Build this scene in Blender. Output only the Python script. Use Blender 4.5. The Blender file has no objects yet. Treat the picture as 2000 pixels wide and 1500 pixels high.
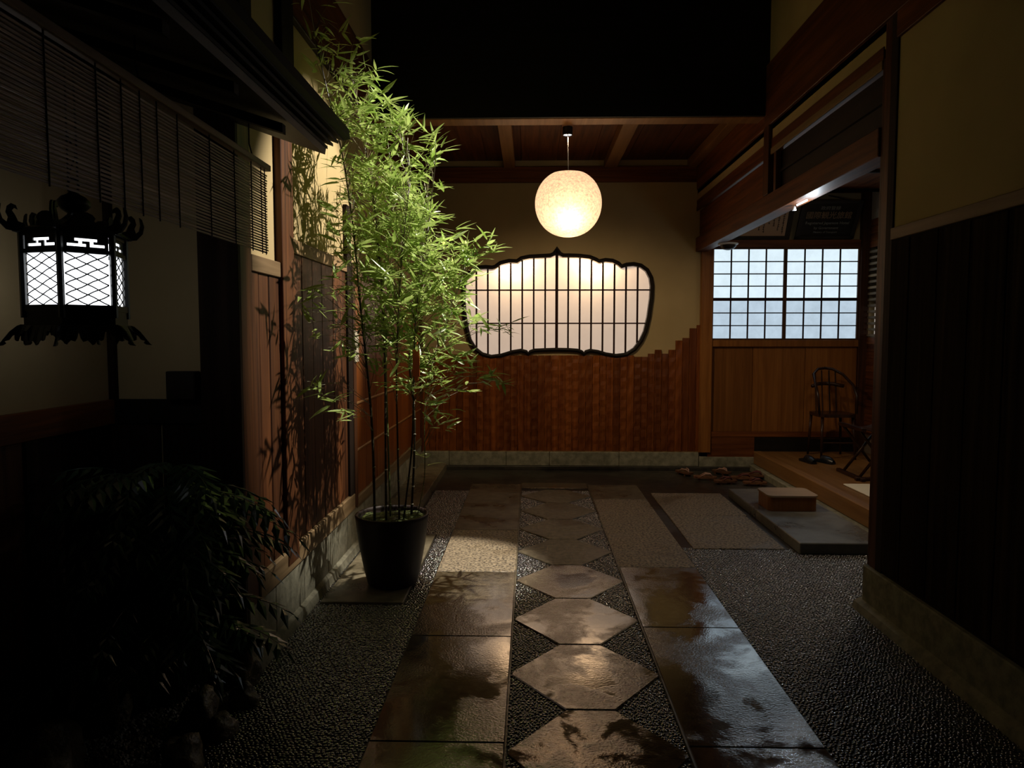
import bpy, math, random
import numpy as np
from mathutils import Vector, Matrix, noise
from mathutils.geometry import tessellate_polygon
R = random.Random(7)
PI = math.pi
S = bpy.context.scene
COL = S.collection

# ------------------------------------------------------------------ camera, world, big lights, exposure
cam = bpy.data.objects.new('camera', bpy.data.cameras.new('camera'))
COL.objects.link(cam)
cam.data.sensor_width = 36.0
cam.data.lens = 1400 * 36.0 / 2000
cam.data.clip_start = 0.05
cam.location = (0, 0, 1.5)
cam.rotation_euler = (PI / 2 - math.atan(90 / 1400), 0, math.atan(36 / 1400))
S.camera = cam
w = bpy.data.worlds.new('night'); S.world = w; w.use_nodes = True
w.node_tree.nodes['Background'].inputs[0].default_value = (0.55, 0.65, 0.8, 1)
w.node_tree.nodes['Background'].inputs[1].default_value = 0.0024
S.view_settings.view_transform = 'Standard'
S.view_settings.look = 'None'
S.view_settings.gamma = 1
S.view_settings.use_curve_mapping = False
S.view_settings.exposure = 0.0
S.cycles.max_bounces = 8
S.cycles.diffuse_bounces = 3
S.cycles.sample_clamp_indirect = 3


def light(name, kind, loc, energy, color, radius=0.03, target=None, angle=None, blend=0.4, size=None):
    d = bpy.data.lights.new(name, kind)
    d.energy = energy; d.color = color
    if kind in ('POINT', 'SPOT'): d.shadow_soft_size = radius
    if kind == 'SPOT':
        d.spot_size = math.radians(angle); d.spot_blend = blend
    if kind == 'AREA':
        d.shape = 'RECTANGLE'; d.size, d.size_y = size
    o = bpy.data.objects.new(name, d); COL.objects.link(o); o.location = loc
    if target is not None:
        o.rotation_euler = (Vector(target) - Vector(loc)).to_track_quat('-Z', 'Y').to_euler()
    return o


light('garden_spotlight', 'SPOT', (1.3, 4.65, 4.0), 920, (1.0, 0.94, 0.82), 0.016, (-0.90, 4.34, 2.16), 38, 0.4)
light('floor_spotlight', 'SPOT', (-0.33, 5.2, 4.4), 950, (1.0, 0.92, 0.80), 0.018, (-0.60, 4.60, 0), 20, 0.5)
light('ceiling_downlight', 'SPOT', (0.304, 6.1, 3.17), 95, (1.0, 0.76, 0.46), 0.03, (0.5, 7.3, 0), 125, 0.7)
light('entry_lamp_glow', 'POINT', (2.0, 5.22, 2.33), 5, (0.85, 0.93, 1.0), 0.03)
light('entry_room_light', 'AREA', (3.3, 5.9, 2.9), 5, (1.0, 0.82, 0.6), target=(3.2, 5.9, 0), size=(0.5, 0.5))
light('window_lamp_left', 'POINT', (-0.20, 8.45, 2.43), 30, (1.0, 0.80, 0.50), 0.05)
light('window_lamp_right', 'POINT', (0.72, 8.45, 2.42), 26, (1.0, 0.80, 0.50), 0.05)


# ------------------------------------------------------------------ materials
def mat(name):
    m = bpy.data.materials.new(name); m.use_nodes = True
    nt = m.node_tree
    return m, nt, nt.nodes['Principled BSDF']


def N(nt, t, **k):
    n = nt.nodes.new(t)
    for a, v in k.items():
        if a in n.inputs: n.inputs[a].default_value = v
        else: setattr(n, a, v)
    return n


def coords(nt, scale=(1, 1, 1), generated=False):
    tc = nt.nodes.new('ShaderNodeTexCoord')
    mp = nt.nodes.new('ShaderNodeMapping')
    mp.inputs['Scale'].default_value = scale
    nt.links.new(tc.outputs['Object'], mp.inputs[0])
    return mp.outputs[0]


def ramp(nt, fac, stops):
    r = nt.nodes.new('ShaderNodeValToRGB')
    while len(r.color_ramp.elements) < len(stops): r.color_ramp.elements.new(0.5)
    for e, (p, c) in zip(r.color_ramp.elements, stops):
        e.position = p
        e.color = (c[0], c[1], c[2], 1) if not isinstance(c, (int, float)) else (c, c, c, 1)
    nt.links.new(fac, r.inputs[0])
    return r.outputs[0]


def simple(name, color, rough=0.5, metallic=0.0, spec=0.5):
    m, nt, b = mat(name)
    b.inputs['Base Color'].default_value = (*color, 1)
    b.inputs['Roughness'].default_value = rough
    b.inputs['Metallic'].default_value = metallic
    b.inputs['Specular IOR Level'].default_value = spec
    return m


def wood(name, dark, lightc, axis='z', rough=0.5, scale=24, bump=0.15, spec=0.28):
    m, nt, b = mat(name)
    k = 0.045
    sc = {'x': (scale * k, scale, scale), 'y': (scale, scale * k, scale), 'z': (scale, scale, scale * k)}[axis]
    v = coords(nt, sc)
    oi = nt.nodes.new('ShaderNodeObjectInfo')
    add = nt.nodes.new('ShaderNodeVectorMath'); add.operation = 'ADD'
    mul = nt.nodes.new('ShaderNodeMath'); mul.operation = 'MULTIPLY'; mul.inputs[1].default_value = 37
    nt.links.new(oi.outputs['Random'], mul.inputs[0])
    nt.links.new(v, add.inputs[0]); nt.links.new(mul.outputs[0], add.inputs[1])
    n1 = N(nt, 'ShaderNodeTexNoise', Scale=1.0, Detail=5.0, Roughness=0.6, Distortion=0.5)
    nt.links.new(add.outputs[0], n1.inputs['Vector'])
    c = ramp(nt, n1.outputs['Fac'], [(0.3, dark), (0.52, tuple((a + b_) / 2 for a, b_ in zip(dark, lightc))), (0.72, lightc)])
    hs = nt.nodes.new('ShaderNodeHueSaturation')
    mr = nt.nodes.new('ShaderNodeMapRange'); mr.inputs['To Min'].default_value = 0.70; mr.inputs['To Max'].default_value = 1.25
    nt.links.new(oi.outputs['Random'], mr.inputs[0]); nt.links.new(mr.outputs[0], hs.inputs['Value'])
    nt.links.new(c, hs.inputs['Color']); nt.links.new(hs.outputs[0], b.inputs['Base Color'])
    b.inputs['Roughness'].default_value = rough
    b.inputs['Specular IOR Level'].default_value = spec
    bp = N(nt, 'ShaderNodeBump', Strength=bump, Distance=0.004)
    nt.links.new(n1.outputs['Fac'], bp.inputs['Height']); nt.links.new(bp.outputs[0], b.inputs['Normal'])
    return m


def stone(name, dark, lightc, scale=30, rough=(0.15, 0.6), patch=2.2, bump=0.4, dist=0.004, ior=1.6, speck=None, wet=0.5):
    """stone with wet patches: low roughness and darker where the water stands"""
    m, nt, b = mat(name)
    v = coords(nt)
    n1 = N(nt, 'ShaderNodeTexNoise', Scale=scale, Detail=6.0, Roughness=0.65)
    n2 = N(nt, 'ShaderNodeTexNoise', Scale=patch, Detail=5.0, Roughness=0.6, Distortion=0.4)
    n3 = N(nt, 'ShaderNodeTexNoise', Scale=scale * (2.2 if speck else 4), Detail=3.0)
    for n in (n1, n2, n3): nt.links.new(v, n.inputs['Vector'])
    c = ramp(nt, n1.outputs['Fac'], [(0.38, dark), (0.62, lightc)])
    if speck:
        c2 = ramp(nt, n3.outputs['Fac'], [(0.44, dark), (0.5, lightc), (0.57, speck)])
        mx = nt.nodes.new('ShaderNodeMixRGB'); mx.inputs[0].default_value = 0.65
        nt.links.new(c, mx.inputs[1]); nt.links.new(c2, mx.inputs[2]); c = mx.outputs[0]
    dk = ramp(nt, n2.outputs['Fac'], [(wet - 0.06, 0.72), (wet + 0.06, 1.0)])
    mm = nt.nodes.new('ShaderNodeMixRGB'); mm.blend_type = 'MULTIPLY'; mm.inputs[0].default_value = 1
    nt.links.new(c, mm.inputs[1]); nt.links.new(dk, mm.inputs[2]); nt.links.new(mm.outputs[0], b.inputs['Base Color'])
    rr = ramp(nt, n2.outputs['Fac'], [(wet - 0.08, rough[0]), (wet + 0.08, rough[1])])
    nt.links.new(rr, b.inputs['Roughness'])
    b.inputs['IOR'].default_value = ior
    ad = nt.nodes.new('ShaderNodeMath'); ad.operation = 'ADD'
    nt.links.new(n1.outputs['Fac'], ad.inputs[0]); nt.links.new(n3.outputs['Fac'], ad.inputs[1])
    bs = ramp(nt, n2.outputs['Fac'], [(wet - 0.06, 0.14 * bump), (wet + 0.08, bump)])
    bp = N(nt, 'ShaderNodeBump', Distance=dist)
    nt.links.new(bs, bp.inputs['Strength'])
    nt.links.new(ad.outputs[0], bp.inputs['Height']); nt.links.new(bp.outputs[0], b.inputs['Normal'])
    return m


def plaster(name, c1, c2, bump=0.12):
    m, nt, b = mat(name)
    v = coords(nt)
    n1 = N(nt, 'ShaderNodeTexNoise', Scale=2.0, Detail=4.0)
    n2 = N(nt, 'ShaderNodeTexNoise', Scale=320.0, Detail=3.0)
    for n in (n1, n2): nt.links.new(v, n.inputs['Vector'])
    nt.links.new(ramp(nt, n1.outputs['Fac'], [(0.3, c1), (0.7, c2)]), b.inputs['Base Color'])
    b.inputs['Roughness'].default_value = 0.95
    b.inputs['Specular IOR Level'].default_value = 0.1
    bp = N(nt, 'ShaderNodeBump', Strength=bump, Distance=0.001)
    nt.links.new(n2.outputs['Fac'], bp.inputs['Height']); nt.links.new(bp.outputs[0], b.inputs['Normal'])
    return m


def paper(name, color, emit, trans=0.0, speck=0.0, scale=25):
    """lit paper: glows by itself and lets the lamp behind shine through"""
    m, nt, b = mat(name)
    v = coords(nt)
    n1 = N(nt, 'ShaderNodeTexNoise', Scale=scale, Detail=6.0, Roughness=0.7)
    nt.links.new(v, n1.inputs['Vector'])
    a = tuple(c * (1 - speck) for c in color)
    c = ramp(nt, n1.outputs['Fac'], [(0.35, a), (0.6, color)])
    em = nt.nodes.new('ShaderNodeEmission'); em.inputs[1].default_value = emit
    nt.links.new(c, em.inputs[0])
    out = nt.nodes['Material Output']
    if trans > 0:
        tr = nt.nodes.new('ShaderNodeBsdfTranslucent'); nt.links.new(c, tr.inputs[0])
        add = nt.nodes.new('ShaderNodeAddShader')
        nt.links.new(em.outputs[0], add.inputs[0]); nt.links.new(tr.outputs[0], add.inputs[1])
        nt.links.new(add.outputs[0], out.inputs[0])
    else:
        nt.links.new(em.outputs[0], out.inputs[0])
    return m


def leafmat(name, c1, c2, trans=0.35, rough=0.4, spec=0.5):
    m, nt, b = mat(name)
    v = coords(nt)
    n1 = N(nt, 'ShaderNodeTexNoise', Scale=9.0, Detail=2.0)
    nt.links.new(v, n1.inputs['Vector'])
    c = ramp(nt, n1.outputs['Fac'], [(0.35, c1), (0.65, c2)])
    nt.links.new(c, b.inputs['Base Color'])
    b.inputs['Roughness'].default_value = rough
    b.inputs['Specular IOR Level'].default_value = spec
    if trans:
        tr = nt.nodes.new('ShaderNodeBsdfTranslucent'); nt.links.new(c, tr.inputs[0])
        mx = nt.nodes.new('ShaderNodeMixShader'); mx.inputs[0].default_value = trans
        nt.links.new(b.outputs[0], mx.inputs[1]); nt.links.new(tr.outputs[0], mx.inputs[2])
        nt.links.new(mx.outputs[0], nt.nodes['Material Output'].inputs[0])
    return m


M = {

    'plaster': plaster('ochre_plaster', (0.39, 0.29, 0.145), (0.46, 0.345, 0.18)),
    'plaster_pale': plaster('pale_plaster', (0.50, 0.42, 0.30), (0.56, 0.47, 0.34)),
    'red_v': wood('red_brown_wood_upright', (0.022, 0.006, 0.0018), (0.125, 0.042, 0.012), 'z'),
    'red_y': wood('red_brown_wood_long', (0.06, 0.014, 0.003), (0.22, 0.070, 0.015), 'y'),
    'red_x': wood('red_brown_wood_cross', (0.06, 0.014, 0.003), (0.22, 0.070, 0.015), 'x'),
    'amber_v': wood('amber_wood_upright', (0.17, 0.06, 0.012), (0.30, 0.12, 0.03), 'z', rough=0.32, bump=0.1),
    'adzed': wood('adzed_red_wood', (0.10, 0.023, 0.004), (0.25, 0.072, 0.013), 'z', rough=0.36, bump=0.1),
    'amber_y': wood('amber_wood_long', (0.19, 0.085, 0.025), (0.32, 0.16, 0.055), 'y', rough=0.4),
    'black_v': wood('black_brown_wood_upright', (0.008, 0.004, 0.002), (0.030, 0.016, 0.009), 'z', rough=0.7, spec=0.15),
    'black_y': wood('black_brown_wood_long', (0.006, 0.004, 0.002), (0.02, 0.012, 0.008), 'y', rough=0.55),
    'black_x': wood('black_brown_wood_cross', (0.006, 0.004, 0.002), (0.016, 0.010, 0.006), 'x', rough=0.6),
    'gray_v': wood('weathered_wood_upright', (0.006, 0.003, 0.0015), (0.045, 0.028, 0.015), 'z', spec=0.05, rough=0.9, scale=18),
    'sill': wood('weathered_sill_wood', (0.10, 0.06, 0.025), (0.30, 0.20, 0.10), 'y', rough=0.6, scale=16),
    'rail': wood('pale_brown_rail_wood', (0.15, 0.09, 0.04), (0.27, 0.17, 0.085), 'y', rough=0.55),
    'floorwood': wood('entry_floor_wood', (0.16, 0.07, 0.02), (0.26, 0.13, 0.045), 'y', rough=0.3),
    'step': wood('pale_step_wood', (0.32, 0.21, 0.13), (0.50, 0.36, 0.24), 'x', rough=0.5),
    'plinth': stone('plinth_stone', (0.17, 0.16, 0.11), (0.30, 0.28, 0.20), 14, (0.55, 0.8), 3, 0.3, 0.004, 1.45, wet=0.42),
    'slab': stone('wet_slab_stone', (0.05, 0.040, 0.022), (0.17, 0.135, 0.08), 24, (0.06, 0.17), 2.6, 0.3, 0.005, 3.2, wet=0.50),
    'slab_smooth': stone('smooth_slab_stone', (0.11, 0.09, 0.052), (0.21, 0.175, 0.105), 12, (0.25, 0.45), 2.0, 0.25, 0.003, 1.7, wet=0.48),
    'slab_rough': stone('hammered_slab_stone', (0.07, 0.048, 0.026), (0.38, 0.295, 0.18), 26, (0.3, 0.5), 2.0, 1.0, 0.010, 1.7, speck=(0.55, 0.42, 0.26), wet=0.4),
    'hexstone': stone('wet_hexagon_stone', (0.06, 0.048, 0.026), (0.20, 0.16, 0.095), 24, (0.07, 0.20), 4.0, 0.4, 0.005, 3.0, wet=0.48),
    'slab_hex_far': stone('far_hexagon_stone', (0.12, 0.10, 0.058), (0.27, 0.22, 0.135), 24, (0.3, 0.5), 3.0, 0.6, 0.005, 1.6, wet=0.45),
    'entry_slab': stone('grey_entry_slab', (0.13, 0.125, 0.11), (0.18, 0.175, 0.155), 10, (0.2, 0.4), 1.6, 0.1, 0.002, 1.6, wet=0.42),
    'base': stone('wet_dark_mortar', (0.018, 0.015, 0.011), (0.040, 0.034, 0.024), 16, (0.30, 0.5), 1.5, 0.5, 0.004, 1.6, wet=0.5),
    'pebble': simple('wet_black_pebble', (0.008, 0.0065, 0.005), 0.10, 0, 0.8),
    'rock': stone('garden_rock', (0.05, 0.042, 0.025), (0.17, 0.14, 0.08), 10, (0.3, 0.6), 2.5, 0.7, 0.02, 1.5, wet=0.45),
    'gravel': simple('garden_gravel', (0.10, 0.08, 0.055), 0.45),
    'soil': stone('garden_soil', (0.010, 0.008, 0.005), (0.03, 0.022, 0.013), 30, (0.6, 0.8), 3, 0.9, 0.01, 1.4),
    'bronze': simple('black_bronze', (0.012, 0.013, 0.012), 0.4, 0.6),
    'frame_black': simple('black_lacquer', (0.012, 0.009, 0.007), 0.38),
    'muntin': simple('dark_red_muntin', (0.022, 0.006, 0.004), 0.8, 0, 0.2),
    'window_frame': wood('window_frame_wood', (0.05, 0.018, 0.006), (0.13, 0.055, 0.02), 'z'),
    'win_paper': paper('warm_window_paper', (0.60, 0.465, 0.37), 0.78, 1.0, 0.05, 8),
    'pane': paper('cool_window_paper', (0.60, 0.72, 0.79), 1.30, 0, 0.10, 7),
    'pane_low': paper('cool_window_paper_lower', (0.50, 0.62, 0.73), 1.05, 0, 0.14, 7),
    'globe': paper('globe_paper', (0.86, 0.62, 0.42), 0.56, 0.9, 0.42, 48),
    'lamp_white': paper('lamp_white', (1, 1, 1), 6.0),
    'lantern_paper': paper('lantern_paper', (0.92, 0.95, 1.0), 3.2),
    'slot_light': paper('lit_slot_glass', (0.75, 0.68, 0.60), 0.45, 0, 0.5, 9),
    'blind': wood('blind_splint', (0.22, 0.13, 0.085), (0.60, 0.43, 0.31), 'y', rough=0.4, scale=40),
    'cord': simple('dark_cord', (0.012, 0.006, 0.005), 0.8),
    'pot': simple('dark_glazed_pot', (0.020, 0.011, 0.008), 0.5, 0, 0.3),
    'moss': stone('pot_moss', (0.02, 0.03, 0.006), (0.14, 0.17, 0.03), 26, (0.6, 0.9), 7, 1.0, 0.02, 1.4),
    'culm': simple('dark_bamboo_culm', (0.045, 0.035, 0.018), 0.3),
    'culm_green': simple('green_bamboo_culm', (0.14, 0.17, 0.05), 0.35),
    'node': simple('pale_bamboo_node', (0.55, 0.53, 0.42), 0.5),
    'twig': simple('bamboo_twig', (0.16, 0.13, 0.06), 0.5),
    'leaf': leafmat('bamboo_leaf', (0.24, 0.38, 0.06), (0.52, 0.62, 0.20), 0.38, 0.36, 0.8),
    'leaf_dark': leafmat('shrub_leaf', (0.018, 0.065, 0.034), (0.05, 0.12, 0.065), 0.1, 0.25, 1.0),
    'orange': simple('orange_paper', (0.75, 0.16, 0.03), 0.6),
    'white': simple('white_enamel', (0.7, 0.7, 0.68), 0.4),
    'plate': simple('pale_wood_plate', (0.42, 0.36, 0.26), 0.6),
    'mat': simple('cream_mat', (0.75, 0.68, 0.54), 0.8),
    'slipper': simple('black_slipper_leather', (0.006, 0.009, 0.012), 0.3),
    'sandal': wood('sandal_wood', (0.07, 0.03, 0.015), (0.18, 0.08, 0.04), 'x', rough=0.4),
    'strap_pale': simple('pale_strap', (0.35, 0.2, 0.15), 0.6),
    'strap': simple('dark_red_strap', (0.10, 0.02, 0.015), 0.6),
    'chair': wood('dark_chair_wood', (0.015, 0.006, 0.003), (0.05, 0.02, 0.01), 'z', rough=0.25),
    'sign_board': simple('black_sign_board', (0.006, 0.005, 0.004), 0.4),
    'sign_frame': simple('dark_sign_frame', (0.012, 0.008, 0.005), 0.5),
    'gold': simple('dull_gold_lettering', (0.26, 0.17, 0.09), 0.5),
    'silver': simple('grey_lettering', (0.22, 0.22, 0.19), 0.5),
    'cert_paper': simple('aged_certificate_paper', (0.55, 0.37, 0.23), 0.8),
    'ink': simple('ink', (0.03, 0.02, 0.015), 0.8),
}


M['pebble'].node_tree.nodes['Principled BSDF'].inputs['IOR'].default_value = 2.5


# ------------------------------------------------------------------ mesh helpers
def base_of(o):
    v = Vector((0, 0, 0))
    while o is not None:
        v += o.location; o = o.parent
    return v


class MB:
    def __init__(self): self.v = []; self.f = []

    def add(self, vs, fs):
        n = len(self.v); self.v += [tuple(p) for p in vs]; self.f += [tuple(i + n for i in f) for f in fs]
        return self

    def box(self, x0, x1, y0, y1, z0, z1, b=0.0):
        """box; b > 0 gives it chamfered edges"""
        if b <= 0:
            vs = [(x, y, z) for x in (x0, x1) for y in (y0, y1) for z in (z0, z1)]
            return self.add(vs, [(0, 1, 3, 2), (4, 6, 7, 5), (0, 4, 5, 1), (2, 3, 7, 6), (0, 2, 6, 4), (1, 5, 7, 3)])
        lo = (x0, y0, z0); hi = (x1, y1, z1)
        idx = {}; vs = []
        for cx in (0, 1):
            for cy in (0, 1):
                for cz in (0, 1):
                    c = (cx, cy, cz)
                    for a in range(3):
                        p = [(lo[k] + b, hi[k] - b)[c[k]] for k in range(3)]
                        p[a] = (lo[a], hi[a])[c[a]]
                        idx[c, a] = len(vs); vs.append(tuple(p))
        fs = []
        for a in range(3):
            u, v = (a + 1) % 3, (a + 2) % 3
            for s in (0, 1):
                q = []
                for (i, j) in ((0, 0), (1, 0), (1, 1), (0, 1)):
                    c = [0, 0, 0]; c[a] = s; c[u] = i; c[v] = j
                    q.append(idx[tuple(c), a])
                fs.append(tuple(q if s else q[::-1]))
        for a in range(3):
            u, v = (a + 1) % 3, (a + 2) % 3
            for i in (0, 1):
                for j in (0, 1):
                    c0 = [0, 0, 0]; c0[u] = i; c0[v] = j; c1 = list(c0); c1[a] = 1
                    c0, c1 = tuple(c0), tuple(c1)
                    q = (idx[c0, u], idx[c1, u], idx[c1, v], idx[c0, v])
                    fs.append(q if (i == j) else q[::-1])
        for cx in (0, 1):
            for cy in (0, 1):
                for cz in (0, 1):
                    c = (cx, cy, cz); q = (idx[c, 0], idx[c, 1], idx[c, 2])
                    fs.append(q if (cx + cy + cz) % 2 else q[::-1])
        return self.add(vs, fs)

    def tube(self, pts, r, n=8, cap=True):
        pts = [Vector(p) for p in pts]
        rs = r if isinstance(r, (list, tuple)) else [r] * len(pts)
        vs = []; up = Vector((0, 0, 1))
        prev = None
        for i, p in enumerate(pts):
            t = (pts[min(i + 1, len(pts) - 1)] - pts[max(i - 1, 0)])
            t = t.normalized() if t.length > 1e-9 else Vector((0, 0, 1))
            if prev is None:
                a = t.cross(up if abs(t.z) < 0.95 else Vector((1, 0, 0))).normalized()
            else:
                a = (prev - t * prev.dot(t)).normalized()
            prev = a
            bb = t.cross(a)
            for k in range(n):
                an = 2 * PI * k / n
                vs.append(p + (a * math.cos(an) + bb * math.sin(an)) * rs[i])
        fs = []
        for i in range(len(pts) - 1):
            for k in range(n):
                k2 = (k + 1) % n
                fs.append((i * n + k, i * n + k2, (i + 1) * n + k2, (i + 1) * n + k))
        if cap:
            fs.append(tuple(range(n))[::-1]); fs.append(tuple((len(pts) - 1) * n + k for k in range(n)))
        return self.add(vs, fs)

    def lathe(self, prof, c, n=32, close=False):
        """prof: (radius, z) rings round the vertical axis through c"""
        vs = [(c[0] + r * math.cos(2 * PI * k / n), c[1] + r * math.sin(2 * PI * k / n), c[2] + z) for r, z in prof for k in range(n)]
        fs = []
        for i in range(len(prof) - 1):
            for k in range(n):
                k2 = (k + 1) % n
                fs.append((i * n + k, i * n + k2, (i + 1) * n + k2, (i + 1) * n + k))
        if close:
            fs.append(tuple(range(n))[::-1]); fs.append(tuple((len(prof) - 1) * n + k for k in range(n)))
        return self.add(vs, fs)

    def prism(self, poly, a0, a1, axis='y'):
        """2D polygon extruded along an axis (y: poly is x,z; z: poly is x,y; x: poly is y,z)"""
        def P(p, a): return {'y': (p[0], a, p[1]), 'z': (p[0], p[1], a), 'x': (a, p[0], p[1])}[axis]
        n = len(poly)
        vs = [P(p, a0) for p in poly] + [P(p, a1) for p in poly]
        tris = tessellate_polygon([[Vector((p[0], p[1], 0)) for p in poly]])
        fs = [tuple(t) for t in tris] + [tuple(i + n for i in t[::-1]) for t in tris]
        fs += [(i, (i + 1) % n, (i + 1) % n + n, i + n) for i in range(n)]
        return self.add(vs, fs)

    def build(self, name, m, parent=None, smooth=False, fix=True):
        off = base_of(parent)
        me = bpy.data.meshes.new(name)
        me.from_pydata([(p[0] - off.x, p[1] - off.y, p[2] - off.z) for p in self.v], [], self.f)
        if fix:
            import bmesh
            bm = bmesh.new(); bm.from_mesh(me)
            bmesh.ops.recalc_face_normals(bm, faces=bm.faces); bm.to_mesh(me); bm.free()
        me.materials.append(M[m] if isinstance(m, str) else m)
        if smooth:
            for p in me.polygons: p.use_smooth = True
        o = bpy.data.objects.new(name, me); COL.objects.link(o)
        if parent is not None: o.parent = parent
        return o


def box(name, m, x0, x1, y0, y1, z0, z1, parent=None, b=0.0):
    return MB().box(x0, x1, y0, y1, z0, z1, b).build(name, m, parent)


def thing(name, label, cat, loc, group=None):
    o = bpy.data.objects.new(name, None); COL.objects.link(o)
    o.location = loc; o.empty_display_size = 0.05
    o['label'] = label; o['category'] = cat
    if group: o['group'] = group
    return o


def tag(o, label, cat, group=None):
    o['label'] = label; o['category'] = cat
    if group: o['group'] = group
    return o


def struct(o, label=None, cat=None):
    o['kind'] = 'structure'
    if label: o['label'] = label
    if cat: o['category'] = cat
    return o


# ================================================================== STRUCTURE
XL, XR, YB = -1.27, 1.88, 8.25

# ---- floor: dark wet mortar bed, slabs, hexagons, pebbles
floor = struct(box('floor', 'base', -2.2, 4.2, 0.2, 8.6, -0.12, -0.010), 'wet dark stone floor of the entrance passage with slab paving', 'floor')


def slab(name, m, x0, x1, y0, y1, top=0.0, thick=0.03, b=0.003):
    return box(name, m, x0, x1, y0, y1, top - thick, top, floor, b)


J = 0.003
for i, (a, b_) in enumerate(zip([7.29, 5.52, 4.52, 3.52, 2.57], [5.52, 4.52, 3.52, 2.57, 1.6])):
    slab('stone_slab', ['slab_smooth', 'slab_rough', 'slab', 'slab', 'slab'][i], -0.600, -0.094, b_ + J, a - J)
for i, (a, b_) in enumerate(zip([7.27, 6.62, 4.635, 3.655, 2.563], [6.62, 4.635, 3.655, 2.563, 1.6])):
    slab('stone_slab', ['slab_smooth', 'slab_rough', 'slab', 'slab', 'slab'][i], 0.586, 1.085, b_ + J, a - J)
slab('stone_slab', 'slab_rough', 1.168, 1.835, 6.03, 6.90)
slab('stone_slab', 'slab_rough', 1.168, 1.820, 5.07, 6.02)
slab('stone_slab', 'hexstone', -0.085, 0.577, 7.10, 7.36)
slab('stone_slab', 'slab_smooth', -1.19, -0.72, 3.955, 5.35, 0.006)
hexY = [7.03, 6.46, 5.867, 5.275, 4.669, 4.059, 3.434, 2.815, 2.2, 1.6]
hx0, hx1 = -0.084, 0.576; hm = (hx0 + hx1) / 2
HEX = []
for a, b_ in zip(hexY[:-1], hexY[1:]):
    mid = (a + b_) / 2; g = 0.003
    poly = [(hm - 0.10, a - g), (hm + 0.10, a - g), (hx1 - 0.002, mid + 0.012), (hx1 - 0.002, mid - 0.012), (hm + 0.10, b_ + g), (hm - 0.10, b_ + g), (hx0 + 0.002, mid - 0.012), (hx0 + 0.002, mid + 0.012)]
    HEX.append(poly)
    mb = MB()
    # chamfered top
    cx = hm; top = [(cx + (p[0] - cx) * 0.985, mid + (p[1] - mid) * 0.985) for p in poly]
    n = len(poly)
    vs = [(*p, -0.03) for p in poly] + [(*p, -0.004) for p in poly] + [(*p, 0.0) for p in top]
    fs = [tuple(range(2 * n, 3 * n))]
    for r_ in (0, 1):
        fs += [(r_ * n + i, r_ * n + (i + 1) % n, (r_ + 1) * n + (i + 1) % n, (r_ + 1) * n + i) for i in range(n)]
    mb.add(vs, fs).build('hexagon_slab', 'slab_hex_far' if mid > 4.9 else 'hexstone', floor)
for x in (hx0 - 0.006, hx1 + 0.005):
    box('edging_strip', 'slab_smooth', x - 0.0035, x + 0.0035, 1.6, 7.36, -0.03, 0.001, floor)


def inhex(x, y):
    for p in HEX:
        y1, y0 = p[0][1], p[4][1]
        if y0 < y < y1:
            mid = (y0 + y1) / 2; t = abs(y - mid) / ((y1 - y0) / 2)
            hw = 0.10 + (0.328 - 0.10) * (1 - t)
            return abs(x - hm) < hw + 0.006
    return False


def pebbly(x, y):
    if y < 2.15 or y > 7.0: return False
    if x < -1.26 or x > 2.55: return False
    if y < 3.95 and x > 1.88: return False
    if y < 3.1 and x < -1.20: return False
    if -0.607 < x < -0.088: return False
    if hx0 - 0.012 <= x <= hx1 + 0.011:
        return hx0 - 0.001 < x < hx1 + 0.000 and not inhex(x, y)
    if 0.58 < x < 1.091: return False
    if 1.162 < x < 1.84 and 5.064 < y < 6.906: return False
    if y > 5.1 and x > 1.08: return False
    if y > 5.7 and x > -0.2: return False
    if x > 1.875 and 4.96 < y < 6.8: return False
    if -1.196 < x < -0.714 and 3.95 < y < 5.356: return False
    if x < -0.94 and y > 5.5: return False
    if x < -1.24: return False
    return True


pts = []; p_ = 0.0168; row = 0; y = 2.15
while y < 7.0:
    x = -1.24 + (p_ / 2 if row % 2 else 0)
    while x < 2.5:
        px, py = x + R.uniform(-.0045, .0045), y + R.uniform(-.004, .004)
        if pebbly(px, py): pts.append((px, py, -0.0088 + R.uniform(-.0006, .0006)))
        x += p_
    y += p_ * 0.87; row += 1
me = bpy.data.meshes.new('pebbles'); me.from_pydata(pts, [], [])
peb = bpy.data.objects.new('pebbles', me); COL.objects.link(peb); peb.parent = floor; peb['kind'] = 'stuff'
at = me.attributes.new('siz', 'FLOAT_VECTOR', 'POINT')
rng = np.random.default_rng(3)
sz = np.stack([rng.uniform(.0068, .0100, len(pts)), rng.uniform(.0060, .0085, len(pts)), rng.uniform(.0030, .0048, len(pts))], 1)
at.data.foreach_set('vector', sz.ravel().astype(np.float32))
at = me.attributes.new('rt', 'FLOAT_VECTOR', 'POINT')
rt = np.stack([rng.uniform(-.25, .25, len(pts)), rng.uniform(-.25, .25, len(pts)), rng.uniform(-.8, .8, len(pts))], 1)
at.data.foreach_set('vector', rt.ravel().astype(np.float32))
ng = bpy.data.node_groups.new('pebble_scatter', 'GeometryNodeTree')
ng.interface.new_socket('Geometry', in_out='INPUT', socket_type='NodeSocketGeometry')
ng.interface.new_socket('Geometry', in_out='OUTPUT', socket_type='NodeSocketGeometry')
gi = ng.nodes.new('NodeGroupInput'); go = ng.nodes.new('NodeGroupOutput')
m2p = ng.nodes.new('GeometryNodeMeshToPoints')
ico = ng.nodes.new('GeometryNodeMeshIcoSphere'); ico.inputs['Subdivisions'].default_value = 2
sm = ng.nodes.new('GeometryNodeSetShadeSmooth')
smt = ng.nodes.new('GeometryNodeSetMaterial'); smt.inputs['Material'].default_value = M['pebble']
iop = ng.nodes.new('GeometryNodeInstanceOnPoints')
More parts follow.
